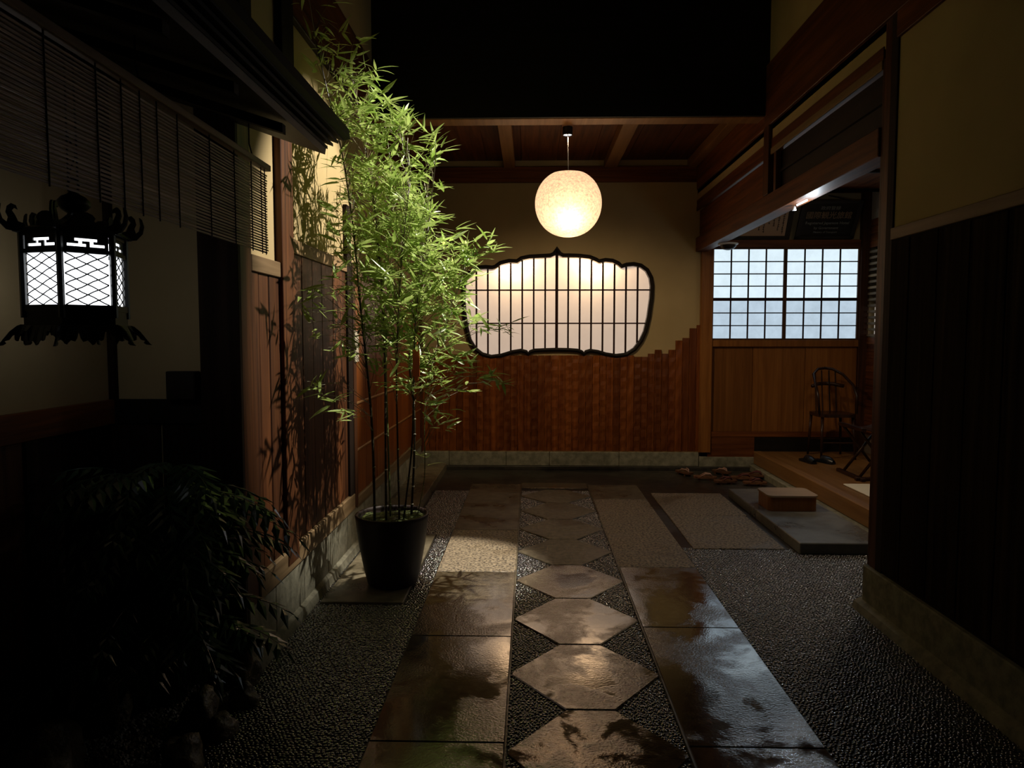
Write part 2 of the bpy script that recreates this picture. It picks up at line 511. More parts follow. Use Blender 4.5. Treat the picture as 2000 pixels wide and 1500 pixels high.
na = ng.nodes.new('GeometryNodeInputNamedAttribute'); na.data_type = 'FLOAT_VECTOR'; na.inputs['Name'].default_value = 'siz'
nr = ng.nodes.new('GeometryNodeInputNamedAttribute'); nr.data_type = 'FLOAT_VECTOR'; nr.inputs['Name'].default_value = 'rt'
L = ng.links.new
L(gi.outputs[0], m2p.inputs['Mesh']); L(m2p.outputs[0], iop.inputs['Points'])
L(ico.outputs['Mesh'], sm.inputs[0]); L(sm.outputs[0], smt.inputs[0]); L(smt.outputs[0], iop.inputs['Instance'])
L(na.outputs['Attribute'], iop.inputs['Scale']); L(nr.outputs['Attribute'], iop.inputs['Rotation'])
L(iop.outputs[0], go.inputs[0])
peb.modifiers.new('scatter', 'NODES').node_group = ng

# raised ledge at the far left, and the slab edge of it
box('stone_slab', 'slab_smooth', -1.25, -0.96, 5.75, 8.12, -0.03, 0.07, floor, 0.006)

# ---- back wall: plaster with a hole for the plum-shaped window
def outline(scale=1.0, grow=0.0):
    Z = [(985, 118), (1012, 168), (1045, 186), (1100, 186), (1200, 190), (1300, 202), (1362, 228), (1388, 243), (1450, 230), (1520, 238), (1575, 264), (1605, 292), (1650, 276), (1720, 270), (1790, 285), (1850, 328), (1888, 400), (1900, 480), (1895, 600), (1872, 780), (1840, 920), (1800, 1010), (1740, 1090), (1660, 1143), (1560, 1155), (1460, 1140), (1380, 1116), (1310, 1106), (1270, 1118), (1250, 1138), (1225, 1118), (1185, 1104), (1100, 1098), (985, 1096), (860, 1100), (770, 1104), (730, 1118), (710, 1138), (690, 1118), (640, 1105), (560, 1118), (450, 1152), (350, 1165), (260, 1140), (190, 1085), (140, 1000), (110, 880), (90, 750), (82, 600), (86, 480), (104, 400), (150, 338), (205, 302), (300, 294), (360, 300), (388, 294), (440, 256), (525, 236), (600, 240), (640, 212), (720, 196), (850, 190), (920, 186), (958, 168)]
    # shape drawn in its own small grid: 5 units = 8.27/1400 m
    k = 8.27 / 1400 / 5
    P = [Vector((0.300 + (a - 985) * k, 1.884 - (b_ - 655) * k * 0.995)) for a, b_ in Z]
    out = []
    n = len(P)
    for i in range(n):
        t = (P[(i + 1) % n] - P[i - 1]).normalized()
        nrm = Vector((t.y, -t.x))
        if nrm.dot(P[i] - Vector((0.3, 1.88))) < 0: nrm = -nrm
        out.append(P[i] + nrm * grow)
    return out


hole = outline(grow=0.0)
pb = MB()
outer = [Vector((-1.6, -0.05)), Vector((2.05, -0.05)), Vector((2.05, 4.7)), Vector((-1.6, 4.7))]
allp = outer + hole
tris = tessellate_polygon([[Vector((p.x, p.y, 0)) for p in outer], [Vector((p.x, p.y, 0)) for p in hole]])
pb.add([(p.x, YB, p.y) for p in allp], [t for t in tris])
nh = len(hole)
pb.add([(p.x, YB, p.y) for p in hole] + [(p.x, YB + 0.08, p.y) for p in hole], [(i, (i + 1) % nh, (i + 1) % nh + nh, i + nh) for i in range(nh)])
wall_back = struct(pb.build('wall_back', 'plaster', fix=False), 'ochre plaster far wall above stepped carved red boards', 'wall')

win1 = struct(MB().tube([], []).build('window_1', 'frame_black') if False else bpy.data.objects.new('window_1', None), 'plum-shaped black framed window of glowing paper in the far wall', 'window')
COL.objects.link(win1); win1.location = (0.3, YB, 1.88)


def rim(inner, outerp, y0, y1):
    n = len(inner)
    vs = [(p.x, y0, p.y) for p in outerp] + [(p.x, y0, p.y) for p in inner] + [(p.x, y1, p.y) for p in outerp] + [(p.x, y1, p.y) for p in inner]
    mid = [((a.x + b_.x) / 2, y0 - 0.018, (a.y + b_.y) / 2) for a, b_ in zip(inner, outerp)]
    vs += mid
    fs = []
    for i in range(n):
        j = (i + 1) % n
        fs += [(i, j, 4 * n + j, 4 * n + i), (4 * n + i, 4 * n + j, n + j, n + i)]
        fs += [(i, j, 2 * n + j, 2 * n + i), (n + i, n + j, 3 * n + j, 3 * n + i)]
    return MB().add(vs, fs)


rim(outline(grow=-0.022), outline(grow=0.022), YB - 0.03, YB + 0.06).build('frame', 'frame_black', win1, fix=True)
ho = outline(grow=-0.005)
tr = tessellate_polygon([[Vector((p.x, p.y, 0)) for p in ho]])
MB().add([(p.x, YB + 0.045, p.y) for p in ho] + [(p.x, YB + 0.046, p.y) for p in ho], list(tr)).build('paper_sheet', 'win_paper', win1, fix=False)


def span(x, z=None):
    """vertical (or horizontal) extent of the window opening at x (or z)"""
    r = []
    n = len(ho)
    for i in range(n):
        a, b_ = ho[i], ho[(i + 1) % n]
        if z is None:
            if (a.x - x) * (b_.x - x) < 0: r.append(a.y + (b_.y - a.y) * (x - a.x) / (b_.x - a.x))
        else:
            if (a.y - z) * (b_.y - z) < 0: r.append(a.x + (b_.x - a.x) * (z - a.y) / (b_.y - a.y))
    return (min(r), max(r)) if r else (0, 0)


for k in range(-7, 8):
    x = 0.300 + k * 0.1318
    z0, z1 = span(x + 0.0007)
    if z1 - z0 < .1: continue
    w_ = 0.016 if k == 0 else 0.0095
    box('muntin', 'muntin', x - w_, x + w_, YB + (0.005 if k == 0 else 0.018), YB + 0.044, z0, z1, win1)
for z in (2.047, 1.667):
    x0, x1 = span(0, z)
    box('muntin', 'muntin', x0, x1, YB + 0.015, YB + 0.044, z - 0.0075, z + 0.0075, win1)
# lamp niche behind the paper
nb = MB()
nb.box(-1.1, 1.7, YB + 0.55, YB + 0.6, 1.0, 2.8).box(-1.1, 1.7, YB + 0.09, YB + 0.6, 2.75, 2.8).box(-1.1, 1.7, YB + 0.09, YB + 0.6, 1.0, 1.05)
nb.box(-1.15, -1.1, YB + 0.09, YB + 0.6, 1.0, 2.8).box(1.7, 1.75, YB + 0.09, YB + 0.6, 1.0, 2.8)
nb.build('lamp_box', 'black_x', win1)

# stepped, adze-carved boards
bw = 0.0785
tops = {}
x = -1.25; k = 0
edge_heights = [1.31, 1.31, 1.345, 1.345, 1.31, 1.31]
xs = []
while x < 1.92:
    xs.append(x); x += bw
nb_ = len(xs)
# heights from the right post leftwards
right = [1.645, 1.61, 1.50, 1.47, 1.365, 1.32, 1.365, 1.32, 1.285, 1.285]
for i, x in enumerate(xs):
    j = nb_ - 1 - i
    if j < len(right): top = right[j]
    elif x < -0.75: top = edge_heights[i % 6]
    else: top = 1.30
    if -0.80 < x + bw / 2 < 1.40:
        lo = span(min(max(x + bw / 2, -0.75), 1.36))[0]
        lo2 = min(span(x + 0.003)[0] or 9, span(x + bw - 0.003)[0] or 9)
        top = min(top, lo2 - 0.006, lo - 0.006) if lo > 0.5 and lo2 < 5 else top
    nx, nz = 4, 26
    vs = []; z0 = 0.195
    ph = R.uniform(0, 6); per = R.uniform(0.052, 0.066)
    for a in range(nz + 1):
        z = z0 + (top - z0) * a / nz
        for b_ in range(nx + 1):
            u = b_ / nx
            dent = 0.5 + 0.5 * math.sin(2 * PI * z / per + ph + 0.9 * math.sin(u * 3 + i))
            ev = (u * (1 - u) * 4) ** 0.5
            d = 0.026 + 0.003 * ev - 0.0095 * dent * (0.25 + 0.75 * ev) + 0.0015 * math.sin(i * 5.1)
            wob = 0.003 * math.sin(2 * PI * z / (per * 2.1) + i) if b_ in (0, nx) else 0
            vs.append((x + 0.0015 + (bw - 0.003) * u + wob * 0.5, YB - d, z))
    fs = [(a * (nx + 1) + b_, a * (nx + 1) + b_ + 1, (a + 1) * (nx + 1) + b_ + 1, (a + 1) * (nx + 1) + b_) for a in range(nz) for b_ in range(nx)]
    n0 = len(vs)
    vs += [(x + 0.0015, YB - 0.001, top), (x + bw - 0.0015, YB - 0.001, top), (x + 0.0015, YB - 0.001, z0), (x + bw - 0.0015, YB - 0.001, z0)]
    T = nz * (nx + 1)
    fs += [(T, T + nx, n0 + 1, n0), (0, T, n0, n0 + 2), (nx, T + nx, n0 + 1, n0 + 3)]
    MB().add(vs, fs).build('board', 'adzed', wall_back, smooth=False)
box('dark_backing', 'black_v', -1.27, 1.93, YB - 0.008, YB - 0.002, 0.19, 1.24, wall_back)
# stone plinth of the back wall, blocks
xe = [-1.27, -1.05, -0.56, -0.04, 1.93, 2.02]
xe = [-1.27, -0.94, -0.28, 0.22, 1.02, 1.93]
for a, b_ in zip(xe[:-1], xe[1:]):
    box('plinth_stone', 'plinth', a + .002, b_ - .002, YB - 0.055, YB, 0.03, 0.188, wall_back, 0.004)
box('plinth_footing', 'base', -1.27, 2.6, YB - 0.10, YB, -0.01, 0.03, wall_back, 0.004)
box('plinth_capping', 'sill', -1.25, 1.93, YB - 0.030, YB, 0.188, 0.198, wall_back)
# beam across the top
box('wall_beam', 'red_x', XL, XR, YB - 0.06, YB, 3.25, 3.42, wall_back, 0.004)

# ---- left wall
wall_left = struct(MB().box(XL - 0.15, XL, 3.07, 8.3, 0.0, 2.50).box(XL - 0.15, XL, 0.2, 8.3, 2.50, 4.7).build('wall_left', 'plaster'), 'left passage wall of ochre plaster over dark wooden boards', 'wall')


def wbox(name, m, d, y0, y1, z0, z1, side=-1, par=None, b=0.003):
    """a member proud of the left (side -1) or right (side 1) wall by d"""
    if side < 0: return box(name, m, XL, XL + d, y0, y1, z0, z1, par or wall_left, b)
    return box(name, m, XR - d, XR, y0, y1, z0, z1, par or wall_right, b)


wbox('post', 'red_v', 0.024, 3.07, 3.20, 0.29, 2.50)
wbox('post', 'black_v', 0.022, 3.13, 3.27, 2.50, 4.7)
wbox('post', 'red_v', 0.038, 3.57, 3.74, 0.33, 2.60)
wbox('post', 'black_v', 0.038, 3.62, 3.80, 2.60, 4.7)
wbox('post', 'black_v', 0.030, 4.87, 4.98, 0.30, 2.40)
wbox('post', 'red_v', 0.036, 4.98, 5.06, 0.30, 2.02)
wbox('post', 'red_v', 0.030, 8.10, 8.22, 0.20, 3.2)
wbox('rail', 'rail', 0.026, 3.20, 3.57, 1.80, 1.875)
wbox('rail', 'rail', 0.026, 3.74, 4.87, 1.945, 2.02)
wbox('rail', 'rail', 0.022, 5.06, 8.10, 1.945, 2.02)
wbox('sill', 'sill', 0.034, 3.20, 4.98, 0.29, 0.405, b=0.006)
wbox('sill', 'sill', 0.030, 5.06, 8.10, 0.275, 0.36, b=0.006)
wbox('beam', 'red_y', 0.030, 0.2, 5.85, 3.18, 3.64)
wbox('beam_lip', 'black_y', 0.036, 0.2, 5.85, 3.165, 3.18)
wbox('beam', 'red_y', 0.030, 6.05, 8.19, 3.0, 3.42)
for y0, y1, zt, mm in ((3.20, 3.57, 1.80, 'red_v'), (3.74, 4.87, 1.945, 'red_v'), (5.06, 8.10, 1.945, 'amber_v')):
    wbox('dark_backing', 'black_v', 0.004, y0, y1, 0.36, zt, b=0)
edges = [3.20, 3.30, 3.43, 3.57], [3.74, 3.80, 3.93, 4.12, 4.31, 4.55, 4.775, 4.87], [5.06, 5.42, 5.80, 6.18, 6.56, 6.94, 7.32, 7.71, 8.10]
for es, zt, zb, mm in zip(edges, (1.80, 1.945, 1.945), (0.405, 0.405, 0.36), ('red_v', 'red_v', 'adzed')):
    for a, b_ in zip(es[:-1], es[1:]):
        wbox('board', mm, 0.014 + R.uniform(-.002, .002), a + 0.004, b_ - 0.004, zb, zt)
for z in (1.03, 0.69):
    wbox('batten', 'amber_y', 0.024, 5.06, 8.10, z - 0.008, z + 0.008)
ye = [3.09, 3.42, 3.86, 4.33, 4.80, 5.30, 5.9, 6.5, 7.1, 7.7, 8.19]
for a, b_ in zip(ye[:-1], ye[1:]):
    wbox('plinth_stone', 'plinth', 0.022, a + .003, b_ - .003, 0.03, 0.287, b=0.005)
MB().prism([(XL, -0.01), (XL + 0.06, -0.01), (XL + 0.045, 0.035), (XL + 0.02, 0.05), (XL, 0.05)], 3.07, 8.19, 'y').build('plinth_footing', 'plinth', wall_left)
# plate on the post
name_plate = tag(box('name_plate', 'plate', XL + 0.030, XL + 0.046, 4.99, 5.09, 1.33, 1.55, None, 0.002), 'pale blank wooden plate fixed to the post behind the bamboo', 'plate')

# ---- front-facing end of the left wall and the garden recess wall
wr = struct(MB().box(-1.82, XL - 0.15, 3.07, 3.2, 0.0, 2.62).box(-1.95, -1.82, 0.2, 3.2, 0.0, 2.8).build('wall_garden', 'plaster'), 'plaster wall of the dark garden nook behind the hanging lantern', 'wall')
wr.name = 'wall_front'
box('post', 'black_v', -1.42, -1.245, 3.045, 3.07, 0.09, 2.5, wr, 0.003)
box('corner_post', 'black_v', -1.82, -1.793, 3.04, 3.07, 0.3, 2.6, wr)
box('rail', 'black_x', -1.80, -1.42, 3.05, 3.07, 1.13, 1.235, wr)
box('panel_board', 'black_v', -1.80, -1.61, 3.058, 3.07, 0.3, 1.13, wr)
box('panel_board', 'black_v', -1.60, -1.42, 3.058, 3.07, 0.3, 1.13, wr)
box('rail', 'red_y', -1.82, -1.795, 0.3, 3.04, 1.13, 1.235, wr, 0.003)
for a in (0.3, 0.9, 1.5, 2.05, 2.52):
    b_ = {0.3: 0.9, 0.9: 1.5, 1.5: 2.05, 2.05: 2.52, 2.52: 3.04}[a]
    box('panel_board', 'red_v' if a == 2.05 else 'black_v', -1.82, -1.808, a + .003, b_ - .003, 0.34, 1.13, wr)
box('panel_post', 'black_v', -1.82, -1.797, 2.49, 2.55, 0.34, 1.13, wr)
box('plinth_stone', 'base', -1.82, -1.79, 0.3, 3.04, 0, 0.34, wr)
box('plinth_stone', 'base', -1.80, -1.25, 3.04, 3.07, 0, 0.3, wr)
tag(box('letter_box', 'frame_black', -1.55, -1.425, 3.0, 3.058, 1.238, 1.358, None, 0.004), 'small black box on the ledge beside the dark post', 'box')

# ---- right wall
mb = MB().box(XR, XR + 0.12, 0.2, 3.94, 0.0, 4.7).box(XR, XR + 0.12, 3.95, 5.9, 3.03, 4.7).box(XR, XR + 0.12, 5.9, 8.25, 3.03, 3.5)
wall_right = struct(mb.build('wall_right', 'plaster'), 'right passage wall of ochre plaster over tall dark boards', 'wall')
wbox('post', 'red_v', 0.008, 3.87, 3.94, 0.225, 4.0, 1)
box('post', 'red_v', XR - 0.006, XR + 0.13, 3.94, 3.965, 0.0, 2.98, wall_right, 0.003)
wbox('post', 'black_v', 0.010, 3.80, 3.87, 0.23, 4.7, 1)
wbox('rail', 'rail', 0.020, 0.3, 3.80, 2.005, 2.065, 1)
wbox('beam', 'red_y', 0.022, 0.3, 3.80, 3.025, 3.30, 1)
wbox('dark_backing', 'black_v', 0.003, 0.3, 3.80, 0.245, 2.005, 1, b=0)
be = [3.80, 3.62, 3.375, 3.13, 2.885, 2.64, 2.39, 2.14, 1.9, 1.6, 1.3]
for a, b_ in zip(be[:-1], be[1:]):
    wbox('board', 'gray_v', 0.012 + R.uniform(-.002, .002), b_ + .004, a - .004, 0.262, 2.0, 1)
box('plinth_stone', 'plinth', XR - 0.03, XR + 0.13, 0.3, 3.965, 0.03, 0.245, wall_right, 0.006)
MB().prism([(XR, -0.01), (XR - 0.075, -0.01), (XR - 0.06, 0.03), (XR - 0.028, 0.05), (XR, 0.05)], 0.3, 3.99, 'y').build('plinth_footing', 'plinth', wall_right)
# bands over the entry
LY0, LY1 = 3.965, YB
lintel = box('lintel', 'red_y', XR - 0.02, XR + 0.11, LY0, LY1 - 0.03, 2.47, 2.625, wall_right, 0.004)
wbox('transom_rail', 'rail', 0.012, LY0, 5.75, 2.925, 2.975, 1)
wbox('transom_rail', 'red_y', 0.010, 5.87, LY1, 2.925, 2.975, 1)
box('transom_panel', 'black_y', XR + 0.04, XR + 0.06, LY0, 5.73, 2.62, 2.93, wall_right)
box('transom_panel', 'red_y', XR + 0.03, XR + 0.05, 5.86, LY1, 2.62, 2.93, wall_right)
box('transom_batten', 'black_y', XR + 0.02, XR + 0.04, LY0, 5.73, 2.765, 2.785, wall_right)
box('transom_stile', 'red_v', XR - 0.008, XR + 0.03, 5.62, 5.67, 2.62, 2.93, wall_right)
box('transom_head', 'red_y', XR - 0.006, XR + 0.1, LY0, LY1, 2.975, 3.045, wall_right)
box('post', 'red_v', XR - 0.03, XR + 0.09, 5.74, 5.86, 2.625, 3.16, wall_right, 0.004)
wbox('beam', 'red_y', 0.026, 0.3, 5.86, 3.155, 3.64, 1)
wbox('beam', 'red_y', 0.026, 5.86, LY1 - .06, 3.155, 3.42, 1)

# ---- entry room on the right
we = struct(MB().box(1.95, 3.95, YB, YB + 0.1, 0.0, 3.2).build('wall_entry', 'plaster'), 'far wall of the entry alcove with plaster over amber boards', 'wall')
we.name = 'wall_alcove'
box('post', 'amber_v', 1.925, 2.06, YB - 0.07, YB, 0.19, 2.56, we, 0.005)
box('post', 'red_v', 3.70, 3.80, YB - 0.06, YB, 0.2, 3.15, we, 0.004)
box('head_rail', 'red_x', 2.06, 3.70, YB - 0.045, YB, 2.515, 2.60, we, 0.004)
box('sill_rail', 'amber_v', 2.06, 3.70, YB - 0.055, YB, 1.40, 1.475, we, 0.004)
box('base_rail', 'red_x', 2.06, 3.72, YB - 0.05, YB, 0.37, 0.43, we, 0.004)
pe = [2.06, 2.53, 3.12, 3.70]
for a, b_ in zip(pe[:-1], pe[1:]):
    box('panel_board', 'amber_v', a + .002, b_ - .002, YB - 0.022, YB, 0.43, 1.40, we, 0.002)
box('base_board', 'red_x', 2.03, 2.56, YB - 0.045, YB, 0.14, 0.37, we)
box('base_board', 'black_x', 2.56, 3.72, YB - 0.045, YB, 0.2, 0.37, we)
box('plinth_stone', 'plinth', 1.935, 2.57, YB - 0.055, YB, 0.02, 0.14, we, 0.004)
win2 = bpy.data.objects.new('window_2', None); COL.objects.link(win2); win2.location = (2.87, YB - 0.03, 2.0)
struct(win2, 'pair of paper lattice windows glowing cool white in the entry alcove', 'window')
for s, (x0, x1) in enumerate(((2.045, 2.868), (2.868, 3.70))):
    sash = MB()
    yy0, yy1 = (YB - 0.05, YB - 0.03) if s == 0 else (YB - 0.035, YB - 0.015)
    fw = 0.022
    sash.box(x0, x0 + fw, yy0, yy1, 1.475, 2.515).box(x1 - fw, x1, yy0, yy1, 1.475, 2.515)
    sash.box(x0 + fw, x1 - fw, yy0, yy1, 1.475, 1.495).box(x0 + fw, x1 - fw, yy0, yy1, 2.495, 2.515)
    f = sash.build('sash', 'window_frame', win2)
    a0, a1 = x0 + fw, x1 - fw
    zs = [2.495, 2.3575, 2.22, 2.0825, 1.945, 1.925, 1.782, 1.639, 1.495]
    cw = (a1 - a0) / 4
    bars = MB()
    for k in range(1, 4): bars.box(a0 + k * cw - .0075, a0 + k * cw + .0075, yy0 + .004, yy1 - .004, 1.495, 2.495)
    for z in (2.3575, 2.22, 2.0825, 1.782, 1.639): bars.box(a0, a1, yy0 + .005, yy1 - .005, z - .006, z + .006)
    bars.box(a0, a1, yy0 + .002, yy1 - .002, 1.918, 1.952)
    bars.build('muntins', 'muntin', win2)
    for k in range(4):
        for zt, zb in ((2.495, 2.3575), (2.3575, 2.22), (2.22, 2.0825), (2.0825, 1.945), (1.925, 1.782), (1.782, 1.639), (1.639, 1.495)):
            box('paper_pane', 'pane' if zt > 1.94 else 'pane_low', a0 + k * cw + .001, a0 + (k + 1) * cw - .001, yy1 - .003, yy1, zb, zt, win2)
# side wall of the entry with louvres
ws = struct(MB().box(3.80, 3.9, 3.985, YB, 0.2, 1.52).box(3.80, 3.9, 3.985, YB, 2.56, 3.2).box(3.80, 3.9, 3.985, 7.0, 1.52, 2.56).build('wall_side', 'plaster_pale'), 'side wall of the entry alcove with horizontal slats', 'wall')
box('lit_glass', 'slot_light', 3.87, 3.88, 7.3, YB - .05, 1.52, 1.86, ws)
box('dark_glass', 'black_y', 3.87, 3.88, 7.0, YB - .05, 1.86, 2.56, ws)
z = 0.42; k = 0
while z < 2.80:
    yy = YB - 0.06
    if z < 1.5 or z > 2.5:
        MB().prism([(3.80, z), (3.785, z), (3.792, z + 0.075), (3.80, z + 0.075)], 7.0, yy, 'y').build('siding_board', 'red_y', ws); z += 0.078
    else:
        MB().prism([(3.835, z), (3.778, z + 0.006), (3.778, z + 0.030), (3.835, z + 0.022)], 7.0, yy, 'y').build('louvre_slat', 'sill', ws); z += 0.066
# raised wood floor
ef = struct(box('floor_entry', 'floorwood', 2.62, 3.80, 3.95, YB - .02, 0.02, 0.198), 'raised polished wooden floor of the entry alcove', 'floor')
xe_ = [2.62, 2.84, 3.08, 3.32, 3.56, 3.80]
for a, b_ in zip(xe_[:-1], xe_[1:]):
    box('floor_board', 'floorwood', a + .001, b_ - .001, 3.95, YB - .02, 0.199, 0.204, ef)
kam = box('step_beam', 'amber_y', 2.555, 2.645, 3.95, YB - .045, 0.062, 0.208, ef, 0.006)
box('curb_stone', 'plinth', 2.50, 2.60, 3.95, YB - .06, -0.02, 0.058, ef, 0.006)
es = box('entry_stone', 'entry_slab', 1.885, 2.498, 4.975, 6.79, -0.012, 0.07, None, 0.006)
tag(es, 'low grey stone block below the wooden step, wet at its front', 'stone step')
# ceilings
ce = struct(box('ceiling_entry', 'red_y', 1.88, 3.9, 3.95, YB, 3.12, 3.2), 'dark board ceiling of the entry alcove', 'ceiling')
for yb in (4.4, 5.3, 6.2, 7.1, 8.0):
    box('ceiling_batten', 'black_x', 2.0, 3.8, yb, yb + .04, 3.09, 3.12, ce)
ceil = struct(box('ceiling', 'black_y', -1.5, 2.1, 5.85, 8.4, 3.52, 3.6), 'dark boarded ceiling over the far end of the passage', 'ceiling')
xb = -1.27
while xb < 1.85:
    box('ceiling_board', 'red_y', xb + .002, xb + 0.388, 5.95, YB, 3.50, 3.52, ceil); xb += 0.39
for x0, x1 in ((-0.30, -0.175), (0.825, 0.965), (-1.24, -1.16), (1.76, 1.85)):
    box('rafter', 'amber_y', x0, x1, 5.95, YB, 3.405, 3.50, ceil, 0.003)  # lighter amber wood: the lamp light on the rafters is put into the colour
struct(box('ceiling_high', 'black_x', -1.5, 2.1, 0.2, 5.85, 4.7, 4.8), 'black high ceiling above the near passage', 'ceiling')
hb = struct(box('trim_1', 'amber_y', XL, XR, 5.87, 6.04, 3.25, 3.50, None, 0.004), 'brown cross beam under the black wall above the lamp', 'beam')  # amber tone stands in for the globe's light on the beam's underside
struct(box('wall_high', 'black_x', XL, XR, 5.84, 5.90, 3.255, 4.7), 'black boarded wall face above the cross beam', 'wall')

# ---- eave over the garden nook
eave = thing('eave', 'dark projecting eave roof over the blind and hanging lantern', 'eave', (-1.27, 3.1, 2.4))
MB().prism([(-0.78, 2.393), (-0.775, 2.352), (-0.80, 2.346), (-1.27, 2.50), (-1.30, 2.66)], 0.3, 3.12, 'y').build('roof_board', 'black_y', eave)
for k in range(4):
    MB().prism([(-0.80 - .02 * k, 2.352 - .014 * k), (-0.80 - .02 * k, 2.340 - .014 * k), (-1.24, 2.49 - .014 * k), (-1.24, 2.502 - .014 * k)], 0.3, 3.11 - 0.012 * k, 'y').build('shingle_layer', 'black_y', eave)
MB().prism([(-0.862, 2.305), (-0.868, 2.272), (-1.245, 2.405), (-1.245, 2.44)], 0.3, 3.06, 'y').build('soffit_board', 'black_y', eave)
yy = 0.5
while yy < 3.0:
    MB().prism([(-0.89, 2.268), (-0.89, 2.235), (-1.80, 2.53), (-1.80, 2.56)], yy, yy + .035, 'y').build('rafter', 'black_v', eave); yy += 0.42
MB().prism([(-1.245, 2.41), (-1.245, 2.44), (-1.81, 2.62), (-1.81, 2.59)], 0.3, 3.04, 'y').build('inner_soffit', 'black_y', eave)

# ================================================================== OBJECTS
# ---- bamboo blind
bl = thing('bamboo_blind', 'split bamboo roll blind hanging from the eave above the lantern', 'blind', (-1.08, 2.0, 2.2))
box('head_batten', 'rail', -1.092, -1.062, 0.9, 2.955, 2.178, 2.202, bl, 0.002)
z = 2.160; i = 0
while z > 1.842:
    dz = R.uniform(-.0006, .0006)
    nseg = 8; vs = []
    m_ = MB()
    p = [(-1.08 + R.uniform(-.001, .001), 0.95 + (2.945 - 0.95) * t / nseg + (R.uniform(-.004, .006) if t == nseg else 0), z + dz + R.uniform(-.0007, .0007)) for t in range(nseg + 1)]
    m_.tube(p, 0.0037, 5).build('slat', 'blind', bl, smooth=True)
    z -= 0.0104; i += 1
for yc in (1.10, 1.35, 1.60, 1.79, 1.90, 1.99, 2.08, 2.20, 2.42, 2.62, 2.78, 2.88, 2.92):
    MB().tube([(-1.076, yc, 2.18), (-1.0755, yc, 2.0), (-1.076, yc + .002, 1.838)], 0.0022, 5).build('cord', 'cord', bl)
for yc in (1.2, 2.0, 2.8):
    MB().tube([(-1.077, yc, 2.20), (-1.09, yc, 2.25), (-1.09, yc, 2.33)], 0.003, 5).build('hanger', 'cord', bl)

# ---- hanging lantern
LC = Vector((-1.405, 2.2, 0)); LR = 0.140
la = thing('hanging_lantern', 'black bronze hexagonal hanging lantern with lattice panels glowing white', 'lantern', (LC.x, LC.y, 1.67))
A0 = math.radians(-74)


def hv(k, r, z): return (LC.x + r * math.cos(A0 + k * PI / 3), LC.y + r * math.sin(A0 + k * PI / 3), z)


def hexring(mb, r0, r1, z0, z1):
    vs = [hv(k, r, z) for (r, z) in ((r1, z0), (r1, z1), (r0, z1), (r0, z0)) for k in range(6)]
    fs = []
    for q in range(4):
        for k in range(6):
            fs.append((q * 6 + k, q * 6 + (k + 1) % 6, ((q + 1) % 4) * 6 + (k + 1) % 6, ((q + 1) % 4) * 6 + k))
    mb.add(vs, fs)


